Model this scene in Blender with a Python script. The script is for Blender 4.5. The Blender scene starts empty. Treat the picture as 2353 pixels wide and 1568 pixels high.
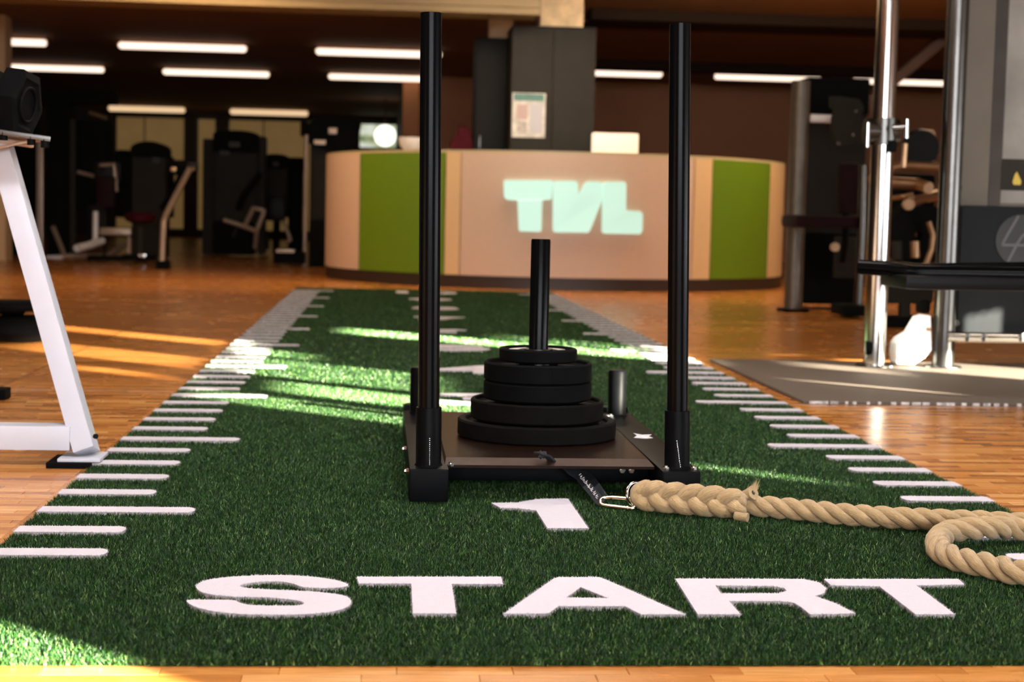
import bpy, bmesh, math, random
import numpy as np
from mathutils import Vector, Matrix
from mathutils.geometry import tessellate_polygon
random.seed(7); rng = np.random.default_rng(7)
SC = bpy.context.scene
COL = SC.collection
R_ = math.radians
# ------------------------------------------------------------------ camera
FPX = 3698.22; HC = 0.6076; PIT = 0.077942; ROL = 0.0223881; YAW = 0.0812678
CAMP = Vector((-0.33517, -2.19182, HC))
_cy, _sy, _cp, _sp = math.cos(YAW), math.sin(YAW), math.cos(PIT), math.sin(PIT)
CF = Vector((_sy*_cp, _cy*_cp, -_sp)); _r = Vector((_cy, -_sy, 0)); _u = _r.cross(CF)
CR = _r*math.cos(ROL) + _u*math.sin(ROL); CU = -_r*math.sin(ROL) + _u*math.cos(ROL)
cd = bpy.data.cameras.new('camera'); cam = bpy.data.objects.new('camera', cd); COL.objects.link(cam)
cam.matrix_world = Matrix(((CR.x, CU.x, -CF.x, CAMP.x), (CR.y, CU.y, -CF.y, CAMP.y), (CR.z, CU.z, -CF.z, CAMP.z), (0, 0, 0, 1)))
cd.sensor_fit = 'HORIZONTAL'; cd.sensor_width = 36; cd.lens = FPX/2353*36; cd.clip_start = .05; cd.clip_end = 200
cd.dof.use_dof = True; cd.dof.focus_distance = 2.95; cd.dof.aperture_fstop = 5.6
SC.camera = cam
# ------------------------------------------------------------------ view, world, sun, daylight
SC.view_settings.view_transform = 'Standard'; SC.view_settings.look = 'None'
SC.view_settings.gamma = 1; SC.view_settings.exposure = 1.0; SC.view_settings.use_curve_mapping = False
w = bpy.data.worlds.new('world'); SC.world = w; w.use_nodes = True
w.node_tree.nodes['Background'].inputs[0].default_value = (.62, .8, 1, 1); w.node_tree.nodes['Background'].inputs[1].default_value = 1.2
SUNT = 0.1635
def light(name, kind, loc, direction, energy, color, **kw):
    l = bpy.data.lights.new(name, kind); l.energy = energy; l.color = color
    for k, v in kw.items(): setattr(l, k, v)
    o = bpy.data.objects.new(name, l); COL.objects.link(o); o.location = loc
    o.rotation_euler = Vector(direction).to_track_quat('-Z', 'Y').to_euler()
    return o
light('sun', 'SUN', (9, -9, 3), (-.7415, .671, -SUNT), 125, (1, .92, .74), angle=R_(.3))
light('window_daylight_back', 'AREA', (0.3, -9.0, 1.75), (0, 1, -.2), 330, (.93, .96, 1), shape='RECTANGLE', size=7.5, size_y=1.7)
light('window_daylight_right', 'AREA', (8.12, -1.5, .72), (-1, .0, .05), 120, (.9, .95, 1), shape='RECTANGLE', size=6.8, size_y=.7)  # unseen daylight fill added on the right
FILL_LAMPS = [  # unseen fill lamps added to light turf and counter: x, y, power, tilt, colour
    (0.3, 6.5, 20, 0, (1, .78, .52)), (-3.4, 9, 12, 0, (1, .70, .42)), (4.2, 9, 18, 0, (1, .70, .42)), (1.0, 10.6, 27, .35, (1, .78, .58)), (-1.9, 10.9, 28, .45, (1, .66, .36)), (3.4, 10.9, 26, .45, (1, .7, .42)),
    (0.1, 3.4, 26, 0, (1, .90, .80)), (-.9, .6, 27, 0, (.98, .97, 1)), (1.2, .6, 27, 0, (.98, .97, 1)), (0.2, -2.4, 26, .1, (1, .90, .80)), (-3.2, 3.4, 9, 0, (1, .74, .5)), (3.4, 3.0, 10, 0, (1, .85, .68))]
for (x, y, pw, tlt, lc_) in FILL_LAMPS:
    light('ceiling_lamp_glow', 'AREA', (x, y, 2.5), (0, tlt, -1), pw, lc_, shape='RECTANGLE', size=1.5, size_y=.35)


# ------------------------------------------------------------------ point helpers
def ray(u, v): return CF + CR*((u-1176.5)/FPX) - CU*((v-784)/FPX)
FH = Vector((_sy, _cy, 0))
def W(u, v, D):
    d = ray(u, v); return CAMP + d*(D/d.dot(FH))
def GP(u, v, z=0.012):
    d = ray(u, v); return CAMP + d*((z-CAMP.z)/d.z)
def YP(u, v, Y):
    d = ray(u, v); return CAMP + d*((Y-CAMP.y)/d.y)

# ------------------------------------------------------------------ materials
MATS = {}
def mat(name, col, rough=.5, metal=0, var=.0, vscale=20, bump=0, bscale=200, spec=.5, emit=None, es=0, coat=0, sheen=0):
    m = bpy.data.materials.new(name); m.use_nodes = True; nt = m.node_tree; N = nt.nodes; L = nt.links
    b = N['Principled BSDF']; b.inputs['Base Color'].default_value = (*col, 1); b.inputs['Roughness'].default_value = rough
    b.inputs['Metallic'].default_value = metal; b.inputs['Specular IOR Level'].default_value = spec; b.inputs['Coat Weight'].default_value = coat
    b.inputs['Sheen Weight'].default_value = sheen
    tc = N.new('ShaderNodeTexCoord')
    if var:
        n = N.new('ShaderNodeTexNoise'); n.inputs['Scale'].default_value = vscale; n.inputs['Detail'].default_value = 4
        L.new(tc.outputs['Object'], n.inputs['Vector'])
        mr = N.new('ShaderNodeMapRange'); mr.inputs[1].default_value = .3; mr.inputs[2].default_value = .7
        mr.inputs[3].default_value = 1-var; mr.inputs[4].default_value = 1+var
        L.new(n.outputs['Fac'], mr.inputs[0])
        mx = N.new('ShaderNodeMix'); mx.data_type = 'RGBA'; mx.blend_type = 'MULTIPLY'; mx.inputs[0].default_value = 1
        mx.inputs[6].default_value = (*col, 1); L.new(mr.outputs[0], mx.inputs[7]); L.new(mx.outputs[2], b.inputs['Base Color'])
    if bump:
        n2 = N.new('ShaderNodeTexNoise'); n2.inputs['Scale'].default_value = bscale; n2.inputs['Detail'].default_value = 3
        L.new(tc.outputs['Object'], n2.inputs['Vector'])
        bp = N.new('ShaderNodeBump'); bp.inputs['Strength'].default_value = bump; bp.inputs['Distance'].default_value = .002
        L.new(n2.outputs['Fac'], bp.inputs['Height']); L.new(bp.outputs[0], b.inputs['Normal'])
    if emit: b.inputs['Emission Color'].default_value = (*emit, 1); b.inputs['Emission Strength'].default_value = es
    MATS[name] = m; return m
def ramp(N, stops):
    r = N.new('ShaderNodeValToRGB'); e = r.color_ramp.elements
    e[0].position, e[0].color = stops[0][0], (*stops[0][1], 1); e[1].position, e[1].color = stops[-1][0], (*stops[-1][1], 1)
    for p, c in stops[1:-1]: x = e.new(p); x.color = (*c, 1)
    return r
def turf_mat(name, stops, rough=.45, trans=.0):
    m = bpy.data.materials.new(name); m.use_nodes = True; N = m.node_tree.nodes; L = m.node_tree.links; b = N['Principled BSDF']
    g = N.new('ShaderNodeNewGeometry'); r = ramp(N, stops); L.new(g.outputs['Random Per Island'], r.inputs[0])
    L.new(r.outputs[0], b.inputs['Base Color']); b.inputs['Roughness'].default_value = rough; b.inputs['Specular IOR Level'].default_value = .35
    MATS[name] = m; return m
M_turf = turf_mat('turf_pile_green', [(0, (.002, .011, .0025)), (.4, (.0055, .030, .0055)), (.75, (.016, .066, .010)), (.93, (.055, .145, .022)), (1, (.26, .38, .12))])
M_back = mat('turf_backing', (.004, .026, .006), .9, var=.3, vscale=60)
M_white = mat('turf_white', (.52, .485, .515), .8, var=.03, vscale=90, bump=.3, bscale=500)
M_edge = mat('turf_edge', (.01, .02, .012), .9)

def wood(name, staves):
    m = bpy.data.materials.new(name); m.use_nodes = True; N = m.node_tree.nodes; L = m.node_tree.links; b = N['Principled BSDF']
    g = N.new('ShaderNodeNewGeometry'); sx = N.new('ShaderNodeSeparateXYZ'); L.new(g.outputs['Position'], sx.inputs[0])
    def math_(op, a, bb=None, v=None):
        n = N.new('ShaderNodeMath'); n.operation = op
        L.new(a, n.inputs[0]) if not isinstance(a, float) else setattr(n.inputs[0], 'default_value', a)
        if bb is not None:
            if isinstance(bb, float): n.inputs[1].default_value = bb
            else: L.new(bb, n.inputs[1])
        return n.outputs[0]
    if staves:
        oi = N.new('ShaderNodeObjectInfo')
        tone = math_('FRACT', math_('ADD', g.outputs['Random Per Island'], oi.outputs['Random']))
        groove = None
    else:
        # rows 35 mm wide, staves 155 mm long, each row shifted
        row = math_('FLOOR', math_('DIVIDE', sx.outputs[1], .035))
        wn = N.new('ShaderNodeTexWhiteNoise'); wn.noise_dimensions = '1D'; L.new(row, wn.inputs['W'])
        xx = math_('ADD', math_('DIVIDE', sx.outputs[0], .62), wn.outputs['Value'])
        cell = math_('FLOOR', xx)
        cb = N.new('ShaderNodeCombineXYZ'); L.new(row, cb.inputs[0]); L.new(cell, cb.inputs[1])
        w2 = N.new('ShaderNodeTexWhiteNoise'); w2.noise_dimensions = '3D'; L.new(cb.outputs[0], w2.inputs['Vector'])
        # boards seen as broad bands further off
        brow = math_('FLOOR', math_('DIVIDE', sx.outputs[1], .21)); bcell = math_('FLOOR', math_('DIVIDE', math_('ADD', sx.outputs[0], .35), 1.25))
        cb2 = N.new('ShaderNodeCombineXYZ'); L.new(brow, cb2.inputs[0]); L.new(bcell, cb2.inputs[1])
        w3 = N.new('ShaderNodeTexWhiteNoise'); w3.noise_dimensions = '3D'; L.new(cb2.outputs[0], w3.inputs['Vector'])
        kk = N.new('ShaderNodeMapRange'); L.new(sx.outputs[1], kk.inputs[0]); kk.inputs[1].default_value = 3; kk.inputs[2].default_value = 9; kk.inputs[3].default_value = .42; kk.inputs[4].default_value = .10
        fine = math_('ADD', math_('MULTIPLY', math_('SUBTRACT', w2.outputs['Value'], .5), kk.outputs[0]), .21)
        tone = math_('ADD', fine, math_('MULTIPLY', w3.outputs['Value'], .45))
        fr = math_('FRACT', math_('DIVIDE', math_('ADD', sx.outputs[0], .35), 1.25)); groove = math_('LESS_THAN', fr, .006)
    r = ramp(N, [(0, (.30, .100, .018)), (.3, (.42, .150, .028)), (.6, (.52, .205, .042)), (.88, (.60, .260, .062)), (1, (.68, .34, .11))])
    L.new(tone, r.inputs[0])
    mp = N.new('ShaderNodeMapping'); mp.inputs['Scale'].default_value = (4, 60, 4); L.new(g.outputs['Position'], mp.inputs[0])
    n = N.new('ShaderNodeTexNoise'); n.inputs['Scale'].default_value = 3; n.inputs['Detail'].default_value = 6; n.inputs['Distortion'].default_value = .6
    L.new(mp.outputs[0], n.inputs['Vector'])
    mr = N.new('ShaderNodeMapRange'); mr.inputs[1].default_value = .3; mr.inputs[2].default_value = .72; mr.inputs[3].default_value = .72; mr.inputs[4].default_value = 1.15
    L.new(n.outputs['Fac'], mr.inputs[0])
    mx = N.new('ShaderNodeMix'); mx.data_type = 'RGBA'; mx.blend_type = 'MULTIPLY'; mx.inputs[0].default_value = 1
    k2 = N.new('ShaderNodeMapRange'); L.new(sx.outputs[1], k2.inputs[0]); k2.inputs[1].default_value = 1.0; k2.inputs[2].default_value = 6; k2.inputs[3].default_value = 1; k2.inputs[4].default_value = .12
    L.new(math_('ADD', math_('MULTIPLY', math_('SUBTRACT', mr.outputs[0], .95), k2.outputs[0]), .95), mx.inputs[7])
    L.new(r.outputs[0], mx.inputs[6])
    out = mx.outputs[2]
    if groove is not None:
        m2 = N.new('ShaderNodeMix'); m2.data_type = 'RGBA'; L.new(groove, m2.inputs[0]); L.new(out, m2.inputs[6]); m2.inputs[7].default_value = (.07, .03, .012, 1); out = m2.outputs[2]
    L.new(out, b.inputs['Base Color'])
    b.inputs['Roughness'].default_value = .22; b.inputs['Specular IOR Level'].default_value = .5
    n3 = N.new('ShaderNodeTexNoise'); n3.inputs['Scale'].default_value = 5; L.new(g.outputs['Position'], n3.inputs['Vector'])
    mr3 = N.new('ShaderNodeMapRange'); mr3.inputs[3].default_value = .17; mr3.inputs[4].default_value = .33; L.new(n3.outputs['Fac'], mr3.inputs[0]); L.new(mr3.outputs[0], b.inputs['Roughness'])
    MATS[name] = m; return m
M_floor = wood('parquet_far', False); M_stave = wood('parquet_stave', True)

M_black = mat('black_powder_coat', (.0016, .0019, .0023), .42, var=.25, vscale=30, bump=.12, bscale=900, spec=.055)
M_blackb = mat('black_gloss_tube', (.0014, .0017, .0021), .2, spec=.07, bump=.05, bscale=600)
M_platebr = mat('sled_deck_brown_black', (.012, .0055, .003), .24, var=.2, vscale=40, bump=.06, bscale=900, spec=.11)
M_bevel = mat('sled_deck_bevel', (.045, .024, .015), .6, var=.15, vscale=60, bump=.2, bscale=900, spec=.2)  # lit look of the front chamfer put into a lighter brown
M_rubber = mat('black_rubber', (.0028, .0031, .0033), .65, var=.25, vscale=25, bump=.25, bscale=700, spec=.04)
M_rubberf = mat('worn_rubber_rim', (.0033, .0029, .0026), .65, var=.3, vscale=40, bump=.3, bscale=500, spec=.05)
M_disc_label = mat('disc_label_pale', (.62, .55, .5), .5, var=.2, vscale=60)
M_red = mat('dark_red_vinyl', (.045, .004, .008), .6, var=.2, spec=.06)
M_redd = mat('near_black_red_vinyl', (.014, .005, .006), .6, var=.2, spec=.06)
M_chrome = mat('chrome', (.50, .50, .48), .14, 1, var=.06, vscale=15)
M_chromed = mat('dull_chrome', (.10, .097, .09), .26, 1, var=.12, vscale=12)
M_postg = mat('beige_grey_post_paint', (.13, .11, .085), .4, .5, var=.1)
M_gold = mat('yellow_zinc_steel', (.80, .66, .42), .2, 1, var=.1, vscale=60)
M_steel = mat('bright_steel', (.85, .84, .82), .15, 1)
M_rackw = mat('white_rack_paint', (.50, .515, .565), .4, var=.03, vscale=8, bump=.05, bscale=400)
M_strap = mat('black_webbing', (.008, .010, .015), .8, var=.5, vscale=300, bump=.9, bscale=900)
M_rope = None
def rope_mat():
    m = bpy.data.materials.new('natural_rope'); m.use_nodes = True; N = m.node_tree.nodes; L = m.node_tree.links; b = N['Principled BSDF']
    uv = N.new('ShaderNodeUVMap'); mp = N.new('ShaderNodeMapping'); mp.inputs['Scale'].default_value = (7, 22, 1); L.new(uv.outputs[0], mp.inputs[0])
    n = N.new('ShaderNodeTexNoise'); n.inputs['Scale'].default_value = 2.2; n.inputs['Detail'].default_value = 5; n.inputs['Distortion'].default_value = .3; L.new(mp.outputs[0], n.inputs['Vector'])
    r = ramp(N, [(.25, (.27, .15, .05)), (.45, (.44, .29, .125)), (.65, (.62, .43, .20)), (.85, (.74, .55, .29))]); L.new(n.outputs['Fac'], r.inputs[0])
    L.new(r.outputs[0], b.inputs['Base Color']); b.inputs['Roughness'].default_value = .75; b.inputs['Sheen Weight'].default_value = .3; b.inputs['Specular IOR Level'].default_value = .25
    bp = N.new('ShaderNodeBump'); bp.inputs['Strength'].default_value = .9; bp.inputs['Distance'].default_value = .003; L.new(n.outputs['Fac'], bp.inputs['Height']); L.new(bp.outputs[0], b.inputs['Normal'])
    return m
M_rope = rope_mat()
M_fuzz = mat('rope_fuzz', (.72, .55, .32), .8)
M_ropedark = mat('burnt_rope_end', (.05, .03, .015), .9, var=.4, vscale=200)
M_ceil = mat('ceiling_brown', (.19, .105, .058), .8, var=.08, vscale=.7, spec=.1)
M_ceild = mat('ceiling_dark_beam', (.022, .013, .008), .8, spec=.1)
M_beamy = mat('beam_olive_beige', (.21, .155, .075), .7, var=.08, vscale=2)
M_trimb = mat('ceiling_rail_brown', (.10, .05, .028), .6)
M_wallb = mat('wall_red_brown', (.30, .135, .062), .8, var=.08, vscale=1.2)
M_wallo = mat('wall_orange_brown', (.5, .22, .09), .8, var=.08, vscale=1.2)  # orange light on the return wall put into a brighter brown
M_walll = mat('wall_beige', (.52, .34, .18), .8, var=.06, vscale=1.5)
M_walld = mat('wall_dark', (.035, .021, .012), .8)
M_conc = mat('pale_plaster', (.78, .60, .36), .75, var=.22, vscale=9, bump=.4, bscale=30)
M_grey = mat('pillar_grey', (.022, .020, .016), .6, var=.1, vscale=6, spec=.2)
M_greyd = mat('pillar_side_black', (.004, .004, .0035), .6, spec=.2)
M_beige = mat('counter_beige', (.62, .455, .34), .55, var=.03, vscale=40)
M_beigel = mat('counter_light_beige', (.70, .49, .265), .55, var=.03, vscale=40)
M_green = mat('counter_green', (.115, .22, .008), .5, var=.05, vscale=40)
M_kick = mat('counter_kick_dark', (.03, .018, .012), .5)
M_ctop = mat('counter_top', (.50, .42, .25), .4)
M_letter = mat('backlit_sign_letter', (.30, .5, .42), .5, emit=(.66, 1, .86), es=.32)
M_screen = mat('pale_monitor_back', (.86, .78, .70), .4, emit=(1, .9, .8), es=.05)
M_lamp = mat('lamp_diffuser', (.9, .8, .7), .5, emit=(1, .78, .62), es=.8)
M_lampd = mat('lamp_diffuser_dim', (.9, .8, .6), .5, emit=(1, .68, .38), es=.42)
M_lampcap = mat('lamp_end_cap', (.5, .3, .15), .5)
M_pane = mat('curtained_pane', (.3, .2, .075), .6, var=.15, vscale=2.2, emit=(1, .60, .20), es=.05)
M_mull = mat('dark_mullion', (.045, .03, .015), .6)
M_mach = mat('machine_dark_shroud', (.004, .0045, .004), .7, var=.2, vscale=6, spec=.05)
M_machg = mat('machine_grey_shroud', (.024, .022, .018), .65, var=.1, vscale=6, spec=.08)
M_machf = mat('machine_frame_beige', (.34, .25, .18), .35, .4, var=.1)
M_machw = mat('machine_frame_white', (.62, .60, .60), .35, var=.05)
M_pad = mat('black_vinyl_pad', (.0022, .0022, .0026), .45, bump=.1, bscale=300, spec=.14)
M_glow = mat('machine_display', (.04, .04, .035), .5, spec=.2)
M_mat = mat('rubber_floor_mat', (.115, .092, .074), .7, var=.35, vscale=260, bump=.5, bscale=400, spec=.12)
M_matedge = mat('mat_worn_edge', (.5, .48, .46), .8, var=.5, vscale=60)
M_shield = mat('grey_machine_shield', (.115, .098, .076), .5, var=.1, vscale=3, spec=.25)
M_shieldl = mat('pale_shield_sheet', (.20, .19, .17), .45, var=.3, vscale=4, spec=.3)
M_shieldd = mat('blue_grey_machine_panel', (.006, .0075, .009), .6, var=.1, vscale=5, spec=.12)
M_logo = mat('logo_black', (.006, .007, .009), .5)
M_logol = mat('logo_line_grey', (.06, .062, .065), .5)
M_yellow = mat('warning_yellow', (.45, .33, .04), .5)
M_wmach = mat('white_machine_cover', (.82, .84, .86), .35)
M_paper = mat('poster_paper', (.62, .62, .58), .6, var=.25, vscale=14)
M_teal = mat('poster_teal', (.10, .24, .22), .6, var=.4, vscale=60)
M_pink = mat('poster_pale_pink', (.50, .38, .38), .6)
M_sticker = mat('worn_white_sticker', (.6, .6, .62), .5, var=.3, vscale=120)
M_warmlit = mat('warm_steel_arm', (.36, .22, .12), .35, .8, var=.15)  # orange light on the steel arms put into its colour
M_glass = mat('window_glass_frame', (.6, .6, .6), .3)
M_frost = mat('frosted_daylight_pane', (.8, .85, .9), .4, emit=(.9, .95, 1), es=.8)  # glowing pane of the window added on the right wall
def outdoor_mat():
    m = bpy.data.materials.new('bright_garden_pane'); m.use_nodes = True; N = m.node_tree.nodes; L = m.node_tree.links; b = N['Principled BSDF']
    tc = N.new('ShaderNodeTexCoord'); n = N.new('ShaderNodeTexNoise'); n.inputs['Scale'].default_value = 4; L.new(tc.outputs['Object'], n.inputs['Vector'])
    r = ramp(N, [(.35, (.10, .16, .08)), (.5, (.5, .55, .3)), (.62, (.85, .9, .75))]); L.new(n.outputs['Fac'], r.inputs[0])
    L.new(r.outputs[0], b.inputs['Emission Color']); b.inputs['Emission Strength'].default_value = .4; b.inputs['Base Color'].default_value = (.1, .1, .1, 1); return m
M_out = outdoor_mat()
M_bulb = mat('round_lamp', (1, .98, .85), .4, emit=(1, .97, .82), es=1.0)

# ------------------------------------------------------------------ mesh building
class MB:
    def __init__(s): s.v = []; s.f = []; s.uv = {}; s.mi = []
    def add(s, vs, fs, mi=0):
        b = len(s.v); s.v += [tuple(x) for x in vs]; s.f += [tuple(b+i for i in f) for f in fs]; s.mi += [mi]*len(fs); return b
    def box(s, lo, hi, bev=0, rot=None, mi=0):
        lo = Vector(lo); hi = Vector(hi); c = (lo+hi)/2; h = (hi-lo)/2
        if bev <= 0:
            vs = [Vector((x, y, z)) for x in (-h.x, h.x) for y in (-h.y, h.y) for z in (-h.z, h.z)]
            fs = [(0, 1, 3, 2), (4, 6, 7, 5), (0, 4, 5, 1), (2, 3, 7, 6), (0, 2, 6, 4), (1, 5, 7, 3)]
        else:
            bm = bmesh.new(); bmesh.ops.create_cube(bm, size=1)
            for v in bm.verts: v.co = Vector((v.co.x*2*h.x, v.co.y*2*h.y, v.co.z*2*h.z))
            bmesh.ops.bevel(bm, geom=bm.edges[:], offset=min(bev, .45*2*min(h)), segments=2, affect='EDGES', profile=.7)
            bm.verts.ensure_lookup_table(); vs = [v.co.copy() for v in bm.verts]; fs = [tuple(v.index for v in f.verts) for f in bm.faces]; bm.free()
        if rot is not None: vs = [rot @ v for v in vs]
        s.add([c+v for v in vs], fs, mi); return s
    def cyl(s, a, b, r, seg=20, r2=None, mi=0, caps=True):
        a = Vector(a); b = Vector(b); d = (b-a).normalized(); t = Vector((0, 0, 1)) if abs(d.z) < .9 else Vector((1, 0, 0))
        x = d.cross(t).normalized(); y = d.cross(x); r2 = r if r2 is None else r2; vs = []
        for i in range(seg):
            an = 2*math.pi*i/seg; q = x*math.cos(an)+y*math.sin(an); vs += [a+q*r, b+q*r2]
        fs = [(2*i, 2*((i+1) % seg), 2*((i+1) % seg)+1, 2*i+1) for i in range(seg)]
        if caps: fs += [tuple(2*i for i in reversed(range(seg))), tuple(2*i+1 for i in range(seg))]
        s.add(vs, fs, mi); return s
    def lathe(s, c, prof, seg=64, axis='z', mi=0, ang=2*math.pi):
        c = Vector(c); n = len(prof); vs = []
        for i in range(seg):
            a = ang*i/seg
            for r, z in prof:
                vs.append(c + (Vector((r*math.cos(a), r*math.sin(a), z)) if axis == 'z' else Vector((r*math.cos(a), z, r*math.sin(a)))))
        fs = [(i*n+j, ((i+1) % seg)*n+j, ((i+1) % seg)*n+j+1, i*n+j+1) for i in range(seg) for j in range(n-1)]
        s.add(vs, fs, mi); return s
    def tube(s, path, r, seg=12, closed=False, uv=False, mi=0):
        P = [Vector(p) for p in path]; n = len(P); rr = r if hasattr(r, '__len__') else [r]*n
        T = []
        for i in range(n):
            a = P[(i-1) % n] if (closed or i > 0) else P[i]; b = P[(i+1) % n] if (closed or i < n-1) else P[i]
            T.append((b-a).normalized())
        up = Vector((0, 0, 1)) if abs(T[0].z) < .9 else Vector((1, 0, 0)); x = (up - T[0]*up.dot(T[0])).normalized(); vs = []
        ln = 0
        for i in range(n):
            x = (x - T[i]*x.dot(T[i])).normalized(); y = T[i].cross(x)
            if i: ln += (P[i]-P[i-1]).length
            for k in range(seg):
                a = 2*math.pi*k/seg; vs.append(P[i]+(x*math.cos(a)+y*math.sin(a))*rr[i])
        m = n if closed else n-1
        fs = [(i*seg+k, i*seg+(k+1) % seg, ((i+1) % n)*seg+(k+1) % seg, ((i+1) % n)*seg+k) for i in range(m) for k in range(seg)]
        if not closed: fs += [tuple(reversed(range(seg))), tuple((n-1)*seg+k for k in range(seg))]
        s.add(vs, fs, mi); return s
    def prism(s, pts, d, mi=0):
        """closed outline pts (3D, planar) extruded by vector d"""
        P = [Vector(p) for p in pts]; d = Vector(d); n = len(P); tr = tessellate_polygon([P])
        vs = P+[p+d for p in P]; fs = [tuple(t) for t in tr]+[tuple(i+n for i in reversed(t)) for t in tr]+[(i, i+n, (i+1) % n+n, (i+1) % n) for i in range(n)]
        s.add(vs, fs, mi); return s
    def build(s, name, m, parent=None, smooth=False, sa=40):
        me = bpy.data.meshes.new(name); off = Vector((0, 0, 0)) if parent is None else WL(parent)
        me.from_pydata([(x-off.x, y-off.y, z-off.z) for x, y, z in s.v], [], s.f)
        ms = m if isinstance(m, (list, tuple)) else [m]
        for q in ms: me.materials.append(q)
        if len(ms) > 1: me.polygons.foreach_set('material_index', s.mi)
        bm = bmesh.new(); bm.from_mesh(me); bmesh.ops.recalc_face_normals(bm, faces=bm.faces[:]); bm.to_mesh(me); bm.free()
        o = bpy.data.objects.new(name, me); COL.objects.link(o)
        if parent is not None: o.parent = parent
        if smooth:
            me.polygons.foreach_set('use_smooth', [True]*len(me.polygons))
            me.set_sharp_from_angle(angle=R_(sa))
        return o
def WL(o):
    l = Vector(o.location)
    while o.parent is not None: o = o.parent; l += o.location
    return l
def thing(name, label, cat, loc, group=None):
    o = bpy.data.objects.new(name, None); COL.objects.link(o); o.location = loc; o.empty_display_size = .05
    o['label'] = label; o['category'] = cat
    if group: o['group'] = group
    return o
def tag(o, label=None, cat=None, group=None, kind=None):
    if label: o['label'] = label
    if cat: o['category'] = cat
    if group: o['group'] = group
    if kind: o['kind'] = kind
    return o
def struct(mb, name, m, smooth=False):
    o = mb.build(name, m, None, smooth); o['kind'] = 'structure'; return o
def sub(o, off):      # a part used as the parent of sub-parts keeps zero offset
    return o
def dup(root, loc, label=None):
    def cp(o, par):
        c = o.copy(); COL.objects.link(c)
        if par is not None: c.parent = par
        for ch in list(o.children): cp(ch, c)
        return c
    r = cp(root, None); r.location = loc
    if label: r['label'] = label
    return r
def pxbox(name, u0, v0, u1, v1, D, depth, m, parent, bev=.01, smooth=True):
    """a block whose front face spans that patch of the room at distance D"""
    c = W((u0+u1)/2, (v0+v1)/2, D); hw = (u1-u0)/2/FPX*D; hh = (v1-v0)/2/FPX*D
    return MB().box((c.x-hw, c.y, c.z-hh), (c.x+hw, c.y+depth, c.z+hh), bev).build(name, m, parent, smooth)
def pxtube(name, pts, r, m, parent, seg=14):
    P = [W(u, v, D) for u, v, D in pts]
    Q = []
    for i in range(len(P)-1):
        for k in range(6): Q.append(P[i].lerp(P[i+1], k/6))
    Q.append(P[-1])
    return MB().tube(Q, r, seg).build(name, m, parent, True, 60)
def smoothpath(P, n=8, closed=False):
    P = [Vector(p) for p in P]; out = []; N = len(P)
    for i in range(N if closed else N-1):
        g = (lambda k: P[k % N]) if closed else (lambda k: P[min(max(k, 0), N-1)])
        a, b, c, d = g(i-1), g(i), g(i+1), g(i+2)
        for k in range(n):
            t = k/n; out.append(.5*((2*b)+(c-a)*t+(2*a-5*b+4*c-d)*t*t+(3*b-a-3*c+d)*t**3))
    if not closed: out.append(P[-1])
    return out

# ------------------------------------------------------------------ setting: floor, walls, ceiling
XL, XR, YB, YW, YR, ZC = -8.0, 8.2, -9.2, 31.6, 21.6, 2.6
near = [(-2.4, -1.02, .0, 3.185), (1.02, 2.75, .0, 3.045), (-2.4, 2.75, -.455, .0)]      # where the staves are built
fl = MB()
def quad(x0, x1, y0, y1, z): fl.add([(x0, y0, z), (x1, y0, z), (x1, y1, z), (x0, y1, z)], [(0, 1, 2, 3)])
quad(XL, XR, YB, -.455, 0); quad(XL, -2.4, -.455, YW, 0); quad(2.75, XR, -.455, YW, 0)
quad(-2.4, -1.02, 3.185, YW, 0); quad(1.02, 2.75, 3.045, YW, 0); quad(-1.02, 1.02, 0, YW, 0)
quad(-2.4, 2.75, -.455, 0, -.003); quad(-2.4, -1.02, 0, 3.185, -.003); quad(1.02, 2.75, 0, 3.045, -.003)
floor = struct(fl, 'floor', M_floor)
SW, SL = .035, .155
def stave_bm(x0, y0, mb, L=SL):
    x1 = x0+L-.0007; y1 = y0+SW-.0005; e = .0006
    mb.add([(x0, y0, -.003), (x1, y0, -.003), (x1, y1, -.003), (x0, y1, -.003), (x0, y0, -e), (x1, y0, -e), (x1, y1, -e), (x0, y1, -e),
            (x0+e, y0+e, 0), (x1-e, y0+e, 0), (x1-e, y1-e, 0), (x0+e, y1-e, 0)],
           [(0, 1, 5, 4), (1, 2, 6, 5), (2, 3, 7, 6), (3, 0, 4, 7), (4, 5, 9, 8), (5, 6, 10, 9), (6, 7, 11, 10), (7, 4, 8, 11), (8, 9, 10, 11)])
proto = None; cnt = 0; rest = MB()
for (x0, x1, y0, y1) in near:
    for r in range(int(round((y1-y0)/SW))):
        yy = y0+r*SW; sh = -((r*37 + int(y0*100)*13) % 10)/10*SL
        xx = x0
        while xx < x1-.01:
            L = SL+sh if sh < 0 and xx == x0 else SL; L = max(L, .02); L = min(L, x1-xx)
            vis = (y0 < -.1 and -.315 < yy < -.03 and -1.30 < xx < 1.14)
            if vis and abs(L-SL) < 1e-6 and cnt < 300:
                if proto is None:
                    mb = MB(); stave_bm(0, 0, mb); proto = mb.build('parquet_stave', M_stave); proto.parent = floor; o = proto
                else:
                    o = proto.copy(); COL.objects.link(o); o.parent = floor
                o.location = (xx, yy, 0); cnt += 1
            else: stave_bm(xx, yy, rest, L)
            xx += L
tag(rest.build('parquet_stave_field', M_stave, floor), kind='stuff')

struct(MB().box((XL, YB, ZC), (XR, YW+.2, ZC+.15)), 'ceiling', M_ceil)
struct(MB().box((XL-.15, YB, 0), (XL, YW, ZC)), 'wall_left', M_walld)
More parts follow.
